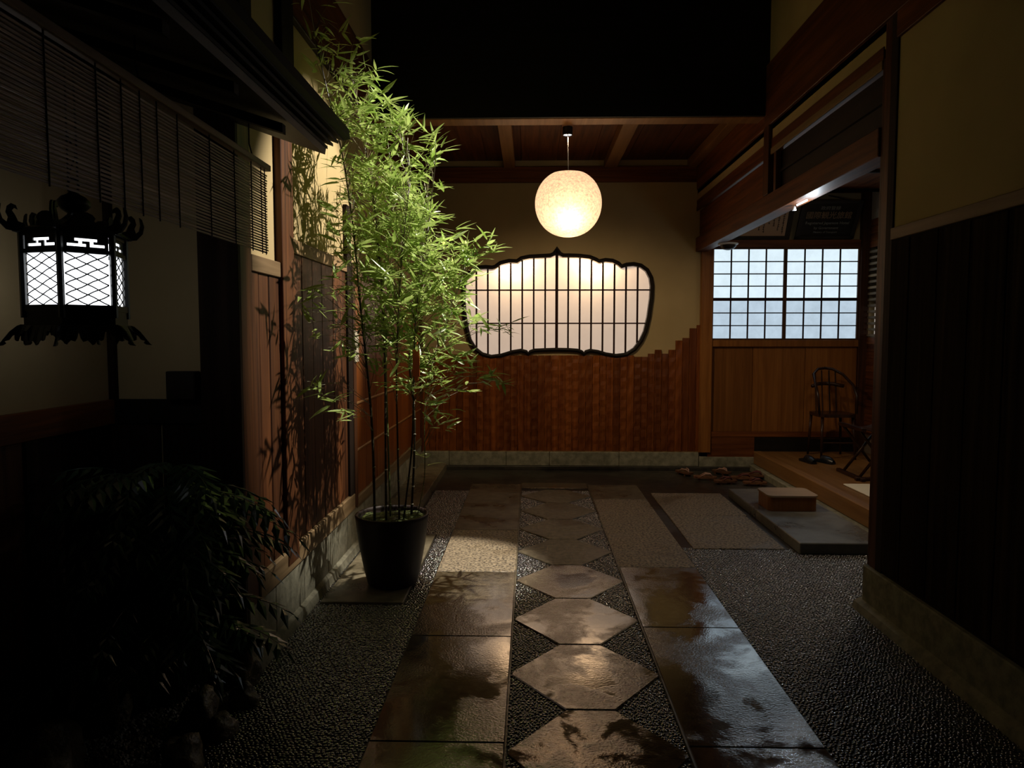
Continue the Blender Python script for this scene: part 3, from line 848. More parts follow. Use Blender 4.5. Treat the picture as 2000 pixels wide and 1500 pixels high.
for nm_, ri_, ro_, za_, zb_ in (('frame_ring', LR - .02, LR + .004, 1.750, 1.762), ('frame_ring', LR - .02, LR + .002, 1.802, 1.816), ('frame_ring', LR - .02, LR + .006, 1.580, 1.598), ('base_drum', .02, LR + .002, 1.540, 1.580), ('frame_ring', LR - .03, LR + .012, 1.530, 1.540)):
    mb = MB(); hexring(mb, ri_, ro_, za_, zb_); mb.build(nm_, 'bronze', la)
for k in range(6):
    p0, p1 = Vector(hv(k, LR, 1.56)), Vector(hv(k, LR, 1.81))
    MB().tube([p0, p1], 0.0095, 6).build('corner_bar', 'bronze', la)
    a, b_ = Vector(hv(k, LR - .004, 0)), Vector(hv(k + 1, LR - .004, 0))
    u = (b_ - a).normalized(); Lf = (b_ - a).length; nrm = Vector((u.y, -u.x, 0))
    if nrm.dot(a - Vector((LC.x, LC.y, 0))) < 0: nrm = -nrm
    # paper
    pa = [a + u * .008 - nrm * .006, b_ - u * .008 - nrm * .006]
    vs = []
    for d in (0, -0.002):
        for (q, z) in ((0, 1.596), (1, 1.596), (1, 1.752), (0, 1.752)):
            p = pa[q] + nrm * d; vs.append((p.x, p.y, z))
    MB().add(vs, [(0, 1, 2, 3), (7, 6, 5, 4), (0, 1, 5, 4), (1, 2, 6, 5), (2, 3, 7, 6), (3, 0, 4, 7)]).build('paper_panel', 'lantern_paper', la)
    vs = []
    for d in (0, -0.002):
        for (q, z) in ((0, 1.762), (1, 1.762), (1, 1.802), (0, 1.802)):
            p = pa[q] + nrm * d; vs.append((p.x, p.y, z))
    MB().add(vs, [(0, 1, 2, 3), (7, 6, 5, 4), (0, 1, 5, 4), (1, 2, 6, 5), (2, 3, 7, 6), (3, 0, 4, 7)]).build('paper_panel', 'lantern_paper', la)
    # lattice of curved wires
    lat = MB(); W_ = Lf - 0.02; H_ = 0.152; z0 = 1.598; nd = 5.0
    for s in (1, -1):
        for q in np.arange(-2.0, nd + 0.01, 1.0):
            pts_ = []
            for t in np.linspace(0, 1, 9):
                zz = (q + t * 2.0) / nd if s > 0 else (q + (1 - t) * 2.0) / nd
                if -0.001 <= zz <= 1.001:
                    wv = 0.004 * math.sin(t * PI * 4)
                    pts_.append(a + u * (0.010 + W_ * t) + Vector((0, 0, z0 + H_ * zz + wv * .3)) + nrm * .001)
            if len(pts_) > 1: lat.tube(pts_, 0.0020, 4)
    lat.build('lattice', 'bronze', la)
    # fretwork band: solid plate with key-shaped openings made of bars
    fr = MB()
    def fb(u0, u1, z0_, z1_):
        q0, q1 = a + u * (.008 + (Lf - .016) * u0) + nrm * .001, a + u * (.008 + (Lf - .016) * u1) + nrm * .001
        vs = []
        for d in (0, -0.004):
            for (q, z) in ((q0, z0_), (q1, z0_), (q1, z1_), (q0, z1_)):
                p = q + nrm * d; vs.append((p.x, p.y, z))
        fr.add(vs, [(0, 1, 2, 3), (7, 6, 5, 4), (0, 1, 5, 4), (1, 2, 6, 5), (2, 3, 7, 6), (3, 0, 4, 7)])
    rows = ["##########", "#########.", "##......##", "##.####.##", "#...##...#", "##########"]
    rows = ["############", "###......###", "####.##.####", "#.....#....#".replace('.', '.'), "############"]
    for ri, rw in enumerate(rows):
        zt = 1.802 - 0.040 * ri / len(rows); zb = 1.802 - 0.040 * (ri + 1) / len(rows)
        ci = 0
        while ci < len(rw):
            if rw[ci] == '#':
                cj = ci
                while cj < len(rw) and rw[cj] == '#': cj += 1
                fb(ci / len(rw), cj / len(rw), zb, zt); ci = cj
            else: ci += 1
    fr.build('fretwork_band', 'bronze', la)
    # finial: curled frond on the roof corner and splayed foot below
    dr = Vector((math.cos(A0 + k * PI / 3), math.sin(A0 + k * PI / 3), 0)); sd = Vector((-dr.y, dr.x, 0))
    c0 = Vector((LC.x, LC.y, 0))

    def plate(poly, nm, th=0.006):
        v_ = []; n = len(poly)
        for d in (-th / 2, th / 2):
            v_ += [tuple(c0 + dr * p[0] + sd * d + Vector((0, 0, p[1]))) for p in poly]
        t_ = tessellate_polygon([[Vector((p[0], p[1], 0)) for p in poly]])
        f_ = [tuple(t) for t in t_] + [tuple(i + n for i in t[::-1]) for t in t_] + [(i, (i + 1) % n, (i + 1) % n + n, i + n) for i in range(n)]
        MB().add(v_, f_).build(nm, 'bronze', la)
    plate([(.150, 1.812), (.176, 1.816), (.195, 1.838), (.200, 1.862), (.194, 1.884), (.186, 1.890), (.189, 1.866), (.184, 1.846), (.174, 1.838), (.170, 1.852), (.176, 1.866), (.172, 1.884), (.162, 1.893), (.150, 1.888), (.146, 1.876), (.154, 1.880), (.160, 1.872), (.152, 1.858), (.146, 1.842), (.132, 1.838), (.128, 1.826)], 'roof_finial')
    plate([(.150, 1.540), (.160, 1.536), (.178, 1.520), (.190, 1.504), (.206, 1.482), (.213, 1.476), (.196, 1.478), (.188, 1.484), (.192, 1.490), (.180, 1.494), (.172, 1.506), (.158, 1.514), (.148, 1.528)], 'corner_foot')
    # scalloped skirt between the feet
    sk = MB(); q0, q1 = Vector(hv(k, LR + .012, 0)), Vector(hv(k + 1, LR + .012, 0)); n = 28
    vs = []
    for i_ in range(n + 1):
        t = i_ / n; e = abs(t - .5) * 2
        drop = 0.024 + 0.030 * max(0, math.cos((t - .5) * PI * 2.2)) ** 0.7 * (1 if e < .42 else 0) + 0.022 * math.exp(-((e - .86) / .12) ** 2) + 0.006 * math.sin(t * 40)
        if .42 < e < .62: drop = 0.018
        p = q0.lerp(q1, t)
        for (o_, z) in ((0, 1.538), (0.012 + 0.1 * drop, 1.538 - drop)):
            pp = p + (p - c0).normalized() * o_; vs.append((pp.x, pp.y, z))
        for (o_, z) in ((-.004, 1.538), (0.008 + 0.1 * drop, 1.538 - drop)):
            pp = p + (p - c0).normalized() * o_; vs.append((pp.x, pp.y, z))
    fs = []
    for i_ in range(n):
        b0, b1 = i_ * 4, i_ * 4 + 4
        fs += [(b0, b1, b1 + 1, b0 + 1), (b0 + 2, b0 + 3, b1 + 3, b1 + 2), (b0 + 1, b1 + 1, b1 + 3, b0 + 3)]
    sk.add(vs, fs).build('scalloped_skirt', 'bronze', la)
    # crest ornament on each roof face
    mm_ = (Vector(hv(k, LR, 0)) + Vector(hv(k + 1, LR, 0))) / 2 - c0; mr_ = mm_.normalized(); ms = Vector((-mr_.y, mr_.x, 0))
    cr = [(-.030, 0), (.030, 0), (.034, .012), (.028, .022), (.032, .030), (.024, .040), (.010, .046), (-.010, .046), (-.024, .040), (-.032, .030), (-.028, .022), (-.034, .012)]
    v_ = []
    for d in (0, .005): v_ += [tuple(c0 + mr_ * (.098 + d) + ms * p[0] + Vector((0, 0, 1.828 + p[1]))) for p in cr]
    n = len(cr)
    MB().add(v_, [tuple(range(n)), tuple(range(n, 2 * n))[::-1]] + [(i_, (i_ + 1) % n, (i_ + 1) % n + n, i_ + n) for i_ in range(n)]).build('roof_crest', 'bronze', la)
rf = MB()
prof = [(LR + .022, 1.812), (LR + .018, 1.822), (.12, 1.832), (.075, 1.845), (.035, 1.862), (.022, 1.875)]
vs = [hv(k, r, z) for r, z in prof for k in range(6)]
rf.add(vs, [(i_ * 6 + k, i_ * 6 + (k + 1) % 6, (i_ + 1) * 6 + (k + 1) % 6, (i_ + 1) * 6 + k) for i_ in range(len(prof) - 1) for k in range(6)])
rf.build('roof', 'bronze', la)
MB().lathe([(.001, 1.86), (.022, 1.87), (.018, 1.882), (.034, 1.892), (.046, 1.905), (.046, 1.918), (.034, 1.932), (.018, 1.940), (.009, 1.950), (.001, 1.952)], (LC.x, LC.y, 0), 20).build('jewel_knob', 'bronze', la, smooth=True)
rg = [(LC.x + 0.017 * math.cos(t), LC.y, 1.965 + 0.024 * math.sin(t)) for t in np.linspace(0, 2 * PI, 17)]
MB().tube(rg, .004, 6).build('hanging_ring', 'bronze', la)
MB().tube([(LC.x - .015, LC.y, 1.975), (LC.x - .013, LC.y, 2.398)], .003, 5).tube([(LC.x + .015, LC.y, 1.975), (LC.x + .013, LC.y, 2.39)], .003, 5).tube([(LC.x - .013, LC.y, 2.0), (LC.x + .013, LC.y, 2.06), (LC.x - .013, LC.y, 2.12)], .003, 5).build('hanger', 'bronze', la)

# ---- globe pendant
gp = thing('pendant_lamp', 'round mottled paper globe lamp glowing warm white before the far wall', 'lamp', (0.315, 6.1, 2.62))
prof = []
for t in np.linspace(0, PI, 33):
    r = 0.279 * math.sin(t) ** 0.92
    z = 2.622 + 0.276 * math.cos(t)
    if math.cos(t) > 0.88: z = 2.622 + 0.276 * (0.88 + (math.cos(t) - 0.88) * 0.35)
    prof.append((max(r, 0.02 if t < .2 else 0.0005), z - 0.0))
MB().lathe(prof, (0.315, 6.1, 0), 48).build('globe_shade', 'globe', gp, smooth=True)
MB().tube([(0.315, 6.1, 2.86), (0.308, 6.1, 3.25)], .004, 6).build('cord', 'cord', gp)
MB().lathe([(0.001, 3.25), (0.042, 3.25), (0.042, 3.185), (0.036, 3.183), (0.034, 3.20), (0.006, 3.205)], (0.306, 6.1, 0), 24).build('socket_cup', 'frame_black', gp, smooth=False)
MB().lathe([(0.006, 3.192), (0.034, 3.190)], (0.306, 6.1, 0), 20).build('light_ring', 'lamp_white', gp)
light('globe_bulb', 'POINT', (0.315, 5.95, 2.50), 2.8, (1.0, 0.80, 0.55), 0.05)

# ---- small fittings under the lintel
tl = thing('spot_lamp', 'tiny white spot lamp fixed under the lintel near the black sign', 'lamp', (1.93, 5.22, 2.46))
MB().tube([(1.925, 5.12, 2.458), (1.925, 5.30, 2.458)], .007, 8).build('lamp_arm', 'lamp_white', tl)
MB().lathe([(.004, 2.462), (.010, 2.455), (.016, 2.430), (.0155, 2.428), (.002, 2.434)], (1.925, 5.36, 0), 14).build('lamp_head', 'white', tl, smooth=True)
dc = thing('dome_sensor', 'small dark dome with white ring under the far end of the lintel', 'sensor', (2.02, 7.5, 2.47))
MB().lathe([(.10, 2.47), (.10, 2.458), (.085, 2.45), (.08, 2.458)], (2.03, 7.5, 0), 24).build('ring', 'white', dc, smooth=True)
MB().lathe([(.082, 2.458), (.078, 2.435), (.055, 2.412), (.02, 2.402), (.001, 2.401)], (2.03, 7.5, 0), 24).build('dome', 'frame_black', dc, smooth=True)

# ---- signs in the entry alcove
def tilted(poly_x0, poly_x1, z0, z1, y0, lean, inset, th, par, nm, m):
    """box leaning forward: bottom at y0, top nearer by lean"""
    vs = []
    for d in (0, th):
        for (x, t) in ((poly_x0, 0), (poly_x1, 0), (poly_x1, 1), (poly_x0, 1)):
            vs.append((x, y0 - lean * t + d, z0 + (z1 - z0) * t))
    return MB().add(vs, [(0, 1, 2, 3), (7, 6, 5, 4), (0, 1, 5, 4), (1, 2, 6, 5), (2, 3, 7, 6), (3, 0, 4, 7)]).build(nm, m, par)


sg = thing('hanging_sign', 'black wooden signboard with gold characters, tilted forward on a cord', 'sign', (3.27, 8.2, 2.6))
tilted(2.96, 3.60, 2.605, 2.985, 8.20, 0.24, 0, 0.03, sg, 'board', 'sign_board')
lean_a = math.atan2(0.24, 0.38)
for (x0, x1, t0, t1) in ((2.955, 3.605, 0, .07), (2.955, 3.605, .93, 1), (2.955, 3.0, 0, 1), (3.56, 3.605, 0, 1)):
    z0, z1 = 2.605 + .38 * t0, 2.605 + .38 * t1
    tilted(x0, x1, z0, z1, 8.192 - .24 * t0, .24 * (t1 - t0), 0, 0.008, sg, 'frame_rail', 'sign_frame')
MB().tube([(3.07, 7.97, 2.985), (3.24, 8.2, 3.085)], .005, 5).tube([(3.47, 7.97, 2.985), (3.32, 8.2, 3.085)], .005, 5).build('cord', 'cord', sg)
dg = bpy.context.evaluated_depsgraph_get


def text(body, size, x, t, par, m, nm='lettering', y0=8.196, lean=0.24, z0=2.605, h=0.38, align='CENTER', off=0.004, squeeze=1.0):
    cu = bpy.data.curves.new('txt', 'FONT'); cu.body = body; cu.size = size; cu.align_x = align; cu.align_y = 'CENTER'
    cu.resolution_u = 2; cu.extrude = 0.001
    to = bpy.data.objects.new('txt', cu); COL.objects.link(to)
    me_ = bpy.data.meshes.new_from_object(to.evaluated_get(dg()))
    bpy.data.objects.remove(to)
    a = math.atan2(lean, h)
    mt = Matrix.Translation((x, y0 - lean * t - off, z0 + h * t)) @ Matrix.Rotation(PI / 2 + a, 4, 'X') @ Matrix.Diagonal((squeeze, 1, 1, 1))
    off_ = base_of(par)
    me_.transform(Matrix.Translation(-off_) @ mt)
    me_.materials.clear(); me_.materials.append(M[m])
    o = bpy.data.objects.new(nm, me_); COL.objects.link(o); o.parent = par
    return o


text('政府登録', 0.045, 3.27, 0.80, sg, 'silver', squeeze=1.2)
text('國際観光旅館', 0.088, 3.27, 0.61, sg, 'gold', squeeze=0.95)
text('Registered Japanese Hotel', 0.045, 3.27, 0.42, sg, 'silver')
text('by Government', 0.042, 3.27, 0.29, sg, 'silver')
text('Ministry of Transport', 0.030, 3.27, 0.18, sg, 'silver')
ct = thing('framed_certificate', 'framed certificate of vertical handwriting in a black frame above the window', 'certificate', (2.5, 8.2, 2.6))
tilted(2.14, 2.90, 2.605, 2.945, 8.205, 0.17, 0, 0.02, ct, 'frame', 'frame_black')
tilted(2.20, 2.84, 2.640, 2.915, 8.185, 0.1375, 0, 0.006, ct, 'paper_sheet', 'cert_paper')
ink = MB()
for c in range(11):
    xx = 2.80 - c * 0.052; t = 0.9 - (0.15 if c % 3 == 1 else 0)
    while t > 0.12 + 0.1 * (c % 4):
        s = R.uniform(.007, .012) * (1.2 if c % 4 == 2 else 1); zz = 2.640 + .275 * t; yv = 8.183 - .1375 * t
        for q in range(3):
            dx, dz_ = R.uniform(-s, s) * .6, R.uniform(-s, s) * .6
            l1, l2 = (s, .0022) if q % 2 else (.0022, s)
            z_0, z_1 = zz + dz_ - l2, zz + dz_ + l2
            yq0, yq1 = 8.1825 - .5 * (z_0 - 2.640), 8.1825 - .5 * (z_1 - 2.640)
            ink.add([(xx + dx - l1, yq0, z_0), (xx + dx + l1, yq0, z_0), (xx + dx + l1, yq1, z_1), (xx + dx - l1, yq1, z_1)], [(0, 1, 2, 3)])
        t -= 0.085
ink.build('handwriting', 'ink', ct, fix=False)['kind'] = 'stuff'

# ---- step stool
def rounded(x0, x1, y0, y1, r, n=6):
    P = []
    for (cx, cy, a) in ((x1 - r, y1 - r, 0), (x0 + r, y1 - r, 90), (x0 + r, y0 + r, 180), (x1 - r, y0 + r, 270)):
        for k in range(n + 1):
            an = math.radians(a + 90 * k / n); P.append((cx + r * math.cos(an), cy + r * math.sin(an)))
    return P


st = thing('step_stool', 'low pale-topped wooden step box with rounded corners on the stone block', 'step stool', (2.18, 6.05, 0.07))
MB().prism(rounded(1.975, 2.375, 5.90, 6.22, .05), 0.07, 0.186, 'z').build('side_band', 'amber_v', st)
MB().prism(rounded(1.966, 2.384, 5.89, 6.23, .055), 0.186, 0.200, 'z').build('top_board', 'step', st)

# ---- mat
tag(box('floor_mat', 'mat', 2.76, 3.6, 4.6, 6.33, 0.205, 0.217, None, 0.004), 'cream mat on the raised wooden floor beside the dark post', 'mat')

# ---- slippers
def slipper(x, y, rz, label):
    t = thing('slipper', label, 'slipper', (x, y, 0.204), 'black slippers on the raised floor')
    t.rotation_euler = (0, 0, rz)
    P = [(0, -.135), (.03, -.128), (.042, -.09), (.040, -.03), (.046, .04), (.050, .09), (.040, .125), (0, .138), (-.040, .125), (-.050, .09), (-.046, .04), (-.040, -.03), (-.042, -.09), (-.03, -.128)]
    b0 = base_of(t)
    MB().prism([(p[0] + b0.x, p[1] + b0.y) for p in P], b0.z, b0.z + 0.022, 'z').build('sole', 'slipper', t)
    up = MB(); vs = []; nu, nv = 9, 6
    for j in range(nv + 1):
        v = j / nv; yy = -.134 + v * 0.15; wv = (.046 if v > .35 else .022 + .065 * v)
        hh = .022 + .042 * math.sin(min(v * 1.25 + .12, 1) * PI / 2)
        for i_ in range(nu + 1):
            an = PI * i_ / nu
            vs.append((b0.x + wv * math.cos(an), b0.y + yy, b0.z + .014 + hh * math.sin(an)))
    up.add(vs, [(j * (nu + 1) + i_, j * (nu + 1) + i_ + 1, (j + 1) * (nu + 1) + i_ + 1, (j + 1) * (nu + 1) + i_) for j in range(nv) for i_ in range(nu)])
    up.build('upper', 'slipper', t, smooth=True)


slipper(2.90, 7.50, 0.10, 'left black slipper of the pair on the raised floor')
slipper(3.06, 7.48, 0.35, 'right black slipper of the pair, turned outward')


# ---- sandals on the stone floor
def sandal(x, y, rz, label, pale, tilt=0):
    t = thing('sandal', label, 'sandal', (x, y, -0.008), 'wooden sandals by the plinth')
    b0 = base_of(t)
    MB().prism([(p[0] * 1.05 + b0.x, p[1] + b0.y) for p in rounded(-.047, .047, -.12, .12, .04, 4)], b0.z + .022, b0.z + .040, 'z').build('sole', 'sandal', t)
    for yy in (-.05, .06):
        box('tooth', 'sandal', b0.x - .04, b0.x + .04, b0.y + yy - .012, b0.y + yy + .012, b0.z, b0.z + .023, t)
    for s in (1, -1):
        MB().tube([(b0.x, b0.y - .075, b0.z + .040), (b0.x + s * .016, b0.y - .05, b0.z + .066), (b0.x + s * .036, b0.y + .0, b0.z + .068), (b0.x + s * .043, b0.y + .05, b0.z + .038)], [.005, .008, .009, .006], 6).build('strap', 'strap_pale' if pale else 'strap', t, smooth=True)
    t.rotation_euler = (0, tilt, rz)


for i, (x, y, rz, lb) in enumerate([
        (1.70, 7.88, 0.5, 'leftmost wooden sandal, farthest back against the stone plinth'),
        (1.86, 7.60, 1.35, 'sandal in front of the leftmost one, lying crosswise'),
        (2.02, 7.40, 1.7, 'crosswise sandal in the middle of the row of sandals'),
        (2.12, 7.92, 0.6, 'sandal close to the plinth in the right cluster'),
        (2.25, 7.58, 1.3, 'sandal at the centre of the right cluster'),
        (2.30, 7.32, 1.5, 'dark crosswise sandal nearest the grey stone block'),
        (2.43, 7.74, 0.9, 'rightmost sandal beside the wooden step')]):
    sandal(x, y, rz, lb, i in (0, 1, 3))

# ---- chair at the back of the entry
ch = thing('bentwood_chair', 'dark bentwood armchair in the back corner of the alcove', 'chair', (3.28, 7.85, 0.204))
for (x0, y0, x1, y1) in ((3.10, 7.66, 3.12, 7.70), (3.46, 7.66, 3.44, 7.70), (3.10, 8.03, 3.12, 8.01), (3.46, 8.03, 3.44, 8.01)):
    MB().tube([(x0, y0, .205), (x1, y1, .66)], [.012, .017], 8).build('leg', 'chair', ch, smooth=True)
MB().prism(rounded(3.085, 3.475, 7.65, 8.04, .08), .655, .69, 'z').build('seat', 'chair', ch)
arc = [(3.085, 7.70, .69), (3.075, 7.72, .88), (3.08, 7.80, .99), (3.12, 7.98, 1.10), (3.20, 8.06, 1.155), (3.28, 8.07, 1.165), (3.36, 8.06, 1.155), (3.44, 7.98, 1.10), (3.48, 7.80, .99), (3.485, 7.72, .88), (3.475, 7.70, .69)]
MB().tube(arc, .015, 8).build('bow_back', 'chair', ch, smooth=True)
MB().tube([(3.11, 7.97, .97), (3.2, 8.05, .99), (3.28, 8.06, .995), (3.36, 8.05, .99), (3.45, 7.97, .97)], .02, 8).build('back_rail', 'chair', ch, smooth=True)
for xx in (3.17, 3.24, 3.32, 3.39):
    MB().tube([(xx, 8.0, .69), (xx, 8.06, 1.14)], .008, 6).build('spindle', 'chair', ch)
MB().tube([(3.11, 7.68, .38), (3.45, 7.68, .38)], .009, 6).tube([(3.11, 8.02, .38), (3.45, 8.02, .38)], .009, 6).build('stretcher', 'chair', ch)

# ---- folding stool
fs_ = thing('folding_stool', 'dark crossed-leg folding stool behind the right post', 'stool', (3.16, 6.7, 0.204))
for yy in (6.55, 6.88):
    MB().tube([(3.00, yy, .23), (3.33, yy, .66)], .014, 8).build('leg', 'chair', fs_, smooth=True)
    MB().tube([(3.33, yy + .03, .23), (3.00, yy + .03, .66)], .014, 8).build('leg', 'chair', fs_, smooth=True)
for xx in (3.00, 3.33):
    box('foot_bar', 'chair', xx - .02, xx + .02, 6.46, 7.0, .204, .236, fs_, .004)
    box('seat_bar', 'chair', xx - .02, xx + .02, 6.48, 6.98, .655, .69, fs_, .004)
box('foot_bar', 'chair', 2.95, 3.38, 6.50, 6.54, .206, .238, fs_, .004)
vs = []
for i_ in range(9):
    t = i_ / 8; xx = 2.98 + .37 * t; zz = .692 - .045 * math.sin(t * PI)
    vs += [(xx, 6.5, zz), (xx, 6.96, zz), (xx, 6.5, zz - .004), (xx, 6.96, zz - .004)]
MB().add(vs, [(i_ * 4, i_ * 4 + 1, i_ * 4 + 5, i_ * 4 + 4) for i_ in range(8)] + [(i_ * 4 + 2, i_ * 4 + 3, i_ * 4 + 7, i_ * 4 + 6) for i_ in range(8)]).build('seat', 'chair', fs_)

# ================================================================== POTTED BAMBOO
pb = thing('potted_bamboo', 'tall leafy bamboo in a dark round pot, lit bright green', 'plant', (-0.84, 4.28, 0.006))
c = (-0.84, 4.28, 0.006)
MB().lathe([(.001, 0), (.135, 0), (.150, .010), (.172, .10), (.200, .25), (.214, .36), (.219, .405), (.222, .425), (.218, .432), (.206, .430), (.202, .415), (.200, .38), (.001, .38)], c, 56).build('pot', 'pot', pb, smooth=True)
mo = MB(); vs = []; nr_, na_ = 8, 40
for i_ in range(nr_ + 1):
    r = 0.199 * i_ / nr_
    for k in range(na_):
        a = 2 * PI * k / na_; x, y = c[0] + r * math.cos(a), c[1] + r * math.sin(a)
        vs.append((x, y, .408 + .018 * noise.noise(Vector((x * 12, y * 12, 0))) + .012 * (1 - (i_ / nr_) ** 2)))
mo.add(vs, [(i_ * na_ + k, i_ * na_ + (k + 1) % na_, (i_ + 1) * na_ + (k + 1) % na_, (i_ + 1) * na_ + k) for i_ in range(nr_) for k in range(na_)])
mo.build('moss', 'moss', pb, smooth=True)
CULMS = {
    'A': [(-0.933, 4.22, 0.40), (-0.937, 4.2, 0.955), (-0.968, 4.2, 1.377), (-0.985, 4.15, 1.678), (-1.008, 4.1, 2.11), (-1.04, 4.0, 2.514), (-1.101, 3.95, 2.829), (-1.158, 3.9, 3.132)],
    'B': [(-0.86, 4.2, 0.40), (-0.868, 4.25, 0.949), (-0.877, 4.3, 1.275), (-0.892, 4.3, 1.836), (-0.938, 4.3, 2.35), (-1.003, 4.3, 2.738), (-1.046, 4.3, 2.989)],
    'C': [(-0.849, 4.28, 0.40), (-0.875, 4.35, 0.951), (-0.89, 4.4, 1.374), (-0.891, 4.5, 1.947), (-0.863, 4.5, 2.452), (-0.916, 4.55, 2.887)],
    'D': [(-0.784, 4.22, 0.40), (-0.786, 4.2, 0.833), (-0.777, 4.15, 1.381), (-0.732, 4.1, 1.965), (-0.684, 4.1, 2.423), (-0.74, 4.1, 2.594)],
    'E': [(-0.765, 4.25, 0.40), (-0.703, 4.2, 0.843), (-0.688, 4.2, 1.199), (-0.672, 4.2, 1.62), (-0.599, 4.2, 2.124), (-0.552, 4.2, 2.503), (-0.551, 4.2, 2.648)],
    'F': [(-0.733, 4.34, 0.40), (-0.721, 4.4, 0.776), (-0.727, 4.45, 1.052), (-0.761, 4.5, 1.371), (-0.709, 4.5, 1.82), (-0.658, 4.5, 2.2), (-0.64, 4.5, 2.388)],
    'G': [(-0.699, 4.36, 0.40), (-0.655, 4.38, 0.645), (-0.656, 4.4, 0.955), (-0.634, 4.4, 1.248), (-0.522, 4.4, 1.563), (-0.41, 4.4, 1.874)],
}


def resample(P, n):
    P = [Vector(p) for p in P]; out = []
    d = [0]
    for a, b_ in zip(P[:-1], P[1:]): d.append(d[-1] + (b_ - a).length)
    for k in range(n + 1):
        s = d[-1] * k / n; i = 0
        while i < len(P) - 2 and d[i + 1] < s: i += 1
        t = (s - d[i]) / max(d[i + 1] - d[i], 1e-9)
        p0 = P[max(i - 1, 0)]; p1 = P[i]; p2 = P[i + 1]; p3 = P[min(i + 2, len(P) - 1)]
        out.append(0.5 * ((2 * p1) + (p2 - p0) * t + (2 * p0 - 5 * p1 + 4 * p2 - p3) * t * t + (3 * p1 - p0 - 3 * p2 + p3) * t ** 3))
    return out


CP = []
for kk, P in CULMS.items():
    q = resample(P, 40); CP.append(q)
    r0 = {'A': .0085, 'B': .0075, 'C': .006, 'D': .006, 'E': .006, 'F': .0075, 'G': .0032}[kk]
    cu = MB().tube(q, [r0 * (1 - .75 * (i / 40) ** 1.3) for i in range(41)], 8).build('culm', 'culm_green' if kk in 'CG' else 'culm', pb, smooth=True)
    nd = MB(); s = 2
    while s < 38:
        rr = r0 * (1 - .75 * (s / 40) ** 1.3)
        t = (q[s + 1] - q[s - 1]).normalized()
        step_ = 2 if kk == 'F' and s < 14 else 3
        nd.tube([q[s] - t * .004, q[s] - t * .0015, q[s] + t * .0015, q[s] + t * .004], [rr, rr * 1.45, rr * 1.45, rr], 8)
        s += step_
    nd.build('node_rings', 'node' if kk in 'BF' else 'culm_green', cu, smooth=True)

# foliage: clusters placed in the plant's own envelope (height: x range, weight)
ENV = [(3.34, -1.24, -1.02, .2), (3.10, -1.24, -0.92, .5), (2.91, -1.22, -0.86, .8), (2.73, -1.16, -0.66, 1.2), (2.60, -1.12, -0.52, 1.6), (2.45, -1.12, -0.55, 2.0), (2.30, -1.1, -0.50, 2.3),
       (2.14, -1.12, -0.40, 2.8), (2.0, -1.12, -0.30, 3.0), (1.84, -1.13, -0.36, 3.0), (1.70, -1.12, -0.38, 2.6), (1.56, -1.14, -0.36, 2.0), (1.43, -1.1, -0.36, 1.2), (1.32, -0.90, -0.40, .7), (1.15, -0.80, -0.40, .4)]
clusters = []
tot = sum(e[3] for e in ENV)
NCL = 600
for e, e2 in zip(ENV[:-1], ENV[1:]):
    n = int(round(NCL * (e[3] + e2[3]) / 2 / tot))
    for _ in range(n):
        t = R.random(); z = e[0] + (e2[0] - e[0]) * t
        a = e[1] + (e2[1] - e[1]) * t; b_ = e[2] + (e2[2] - e[2]) * t
        u = (R.random() + R.random()) / 2 if R.random() < .55 else R.random()
        x = a + (b_ - a) * u
        y = 4.28 + R.gauss(0, .2)
        if z > 2.6: y = 4.1 + R.gauss(0, .12)
        clusters.append((x, y, z, R.randint(4, 7)))
extra = [(-1.20, 3.75, 1.70), (-1.19, 3.76, 1.64), (-1.17, 3.75, 1.58), (-1.14, 3.75, 1.52), (-1.07, 3.77, 1.45), (-1.0, 3.8, 1.42), (-1.163, 3.7, 1.274), (-1.13, 3.7, 1.25), (-1.097, 3.7, 1.21), (-1.05, 3.72, 1.18), (-.99, 3.75, 1.127), (-.95, 3.8, 1.08),
         (-1.185, 3.8, 1.77), (-1.12, 3.8, 1.78), (-1.05, 3.8, 1.75), (-1.1, 3.75, 1.65), (-.202, 4.3, 2.047), (-.24, 4.3, 2.12), (-.26, 4.3, 2.05), (-.30, 4.3, 2.02), (-.34, 4.3, 2.0), (-.38, 4.3, 1.95), (-.416, 4.3, 1.93), (-.5, 4.3, 1.95),
         (-.111, 4.3, 1.576), (-.16, 4.3, 1.56), (-.2, 4.3, 1.56), (-.264, 4.3, 1.57), (-.32, 4.3, 1.60), (-.38, 4.3, 1.58), (-.155, 4.25, 1.242), (-.19, 4.25, 1.26), (-.22, 4.25, 1.29), (-.27, 4.25, 1.27), (-.32, 4.25, 1.33), (-.36, 4.25, 1.36), (-.414, 4.25, 1.38), (-.45, 4.25, 1.30), (-.43, 4.25, 1.22),
         (-.482, 4.3, .975), (-.52, 4.3, 1.0), (-.56, 4.3, 1.02), (-.5, 4.3, 1.06), (-.60, 4.35, 1.12), (-.54, 4.3, 1.13), (-.651, 4.38, .789), (-.58, 4.2, 2.677), (-.55, 4.2, 2.64), (-.507, 4.2, 2.59), (-.56, 4.2, 2.55), (-.611, 4.2, 2.475), (-.58, 4.2, 2.42), (-.76, 4.3, 2.78), (-.8, 4.2, 2.85), (-.9, 4.1, 2.95), (-.86, 4.1, 3.0)]
clusters += [(x, y, z, 5) for x, y, z in extra]
twigs = MB()
leaves = []   # (matrix)


def leaf_dir():
    a = R.uniform(0, 2 * PI)
    return Vector((math.cos(a), math.sin(a) * .8, R.uniform(-.75, .45))).normalized()


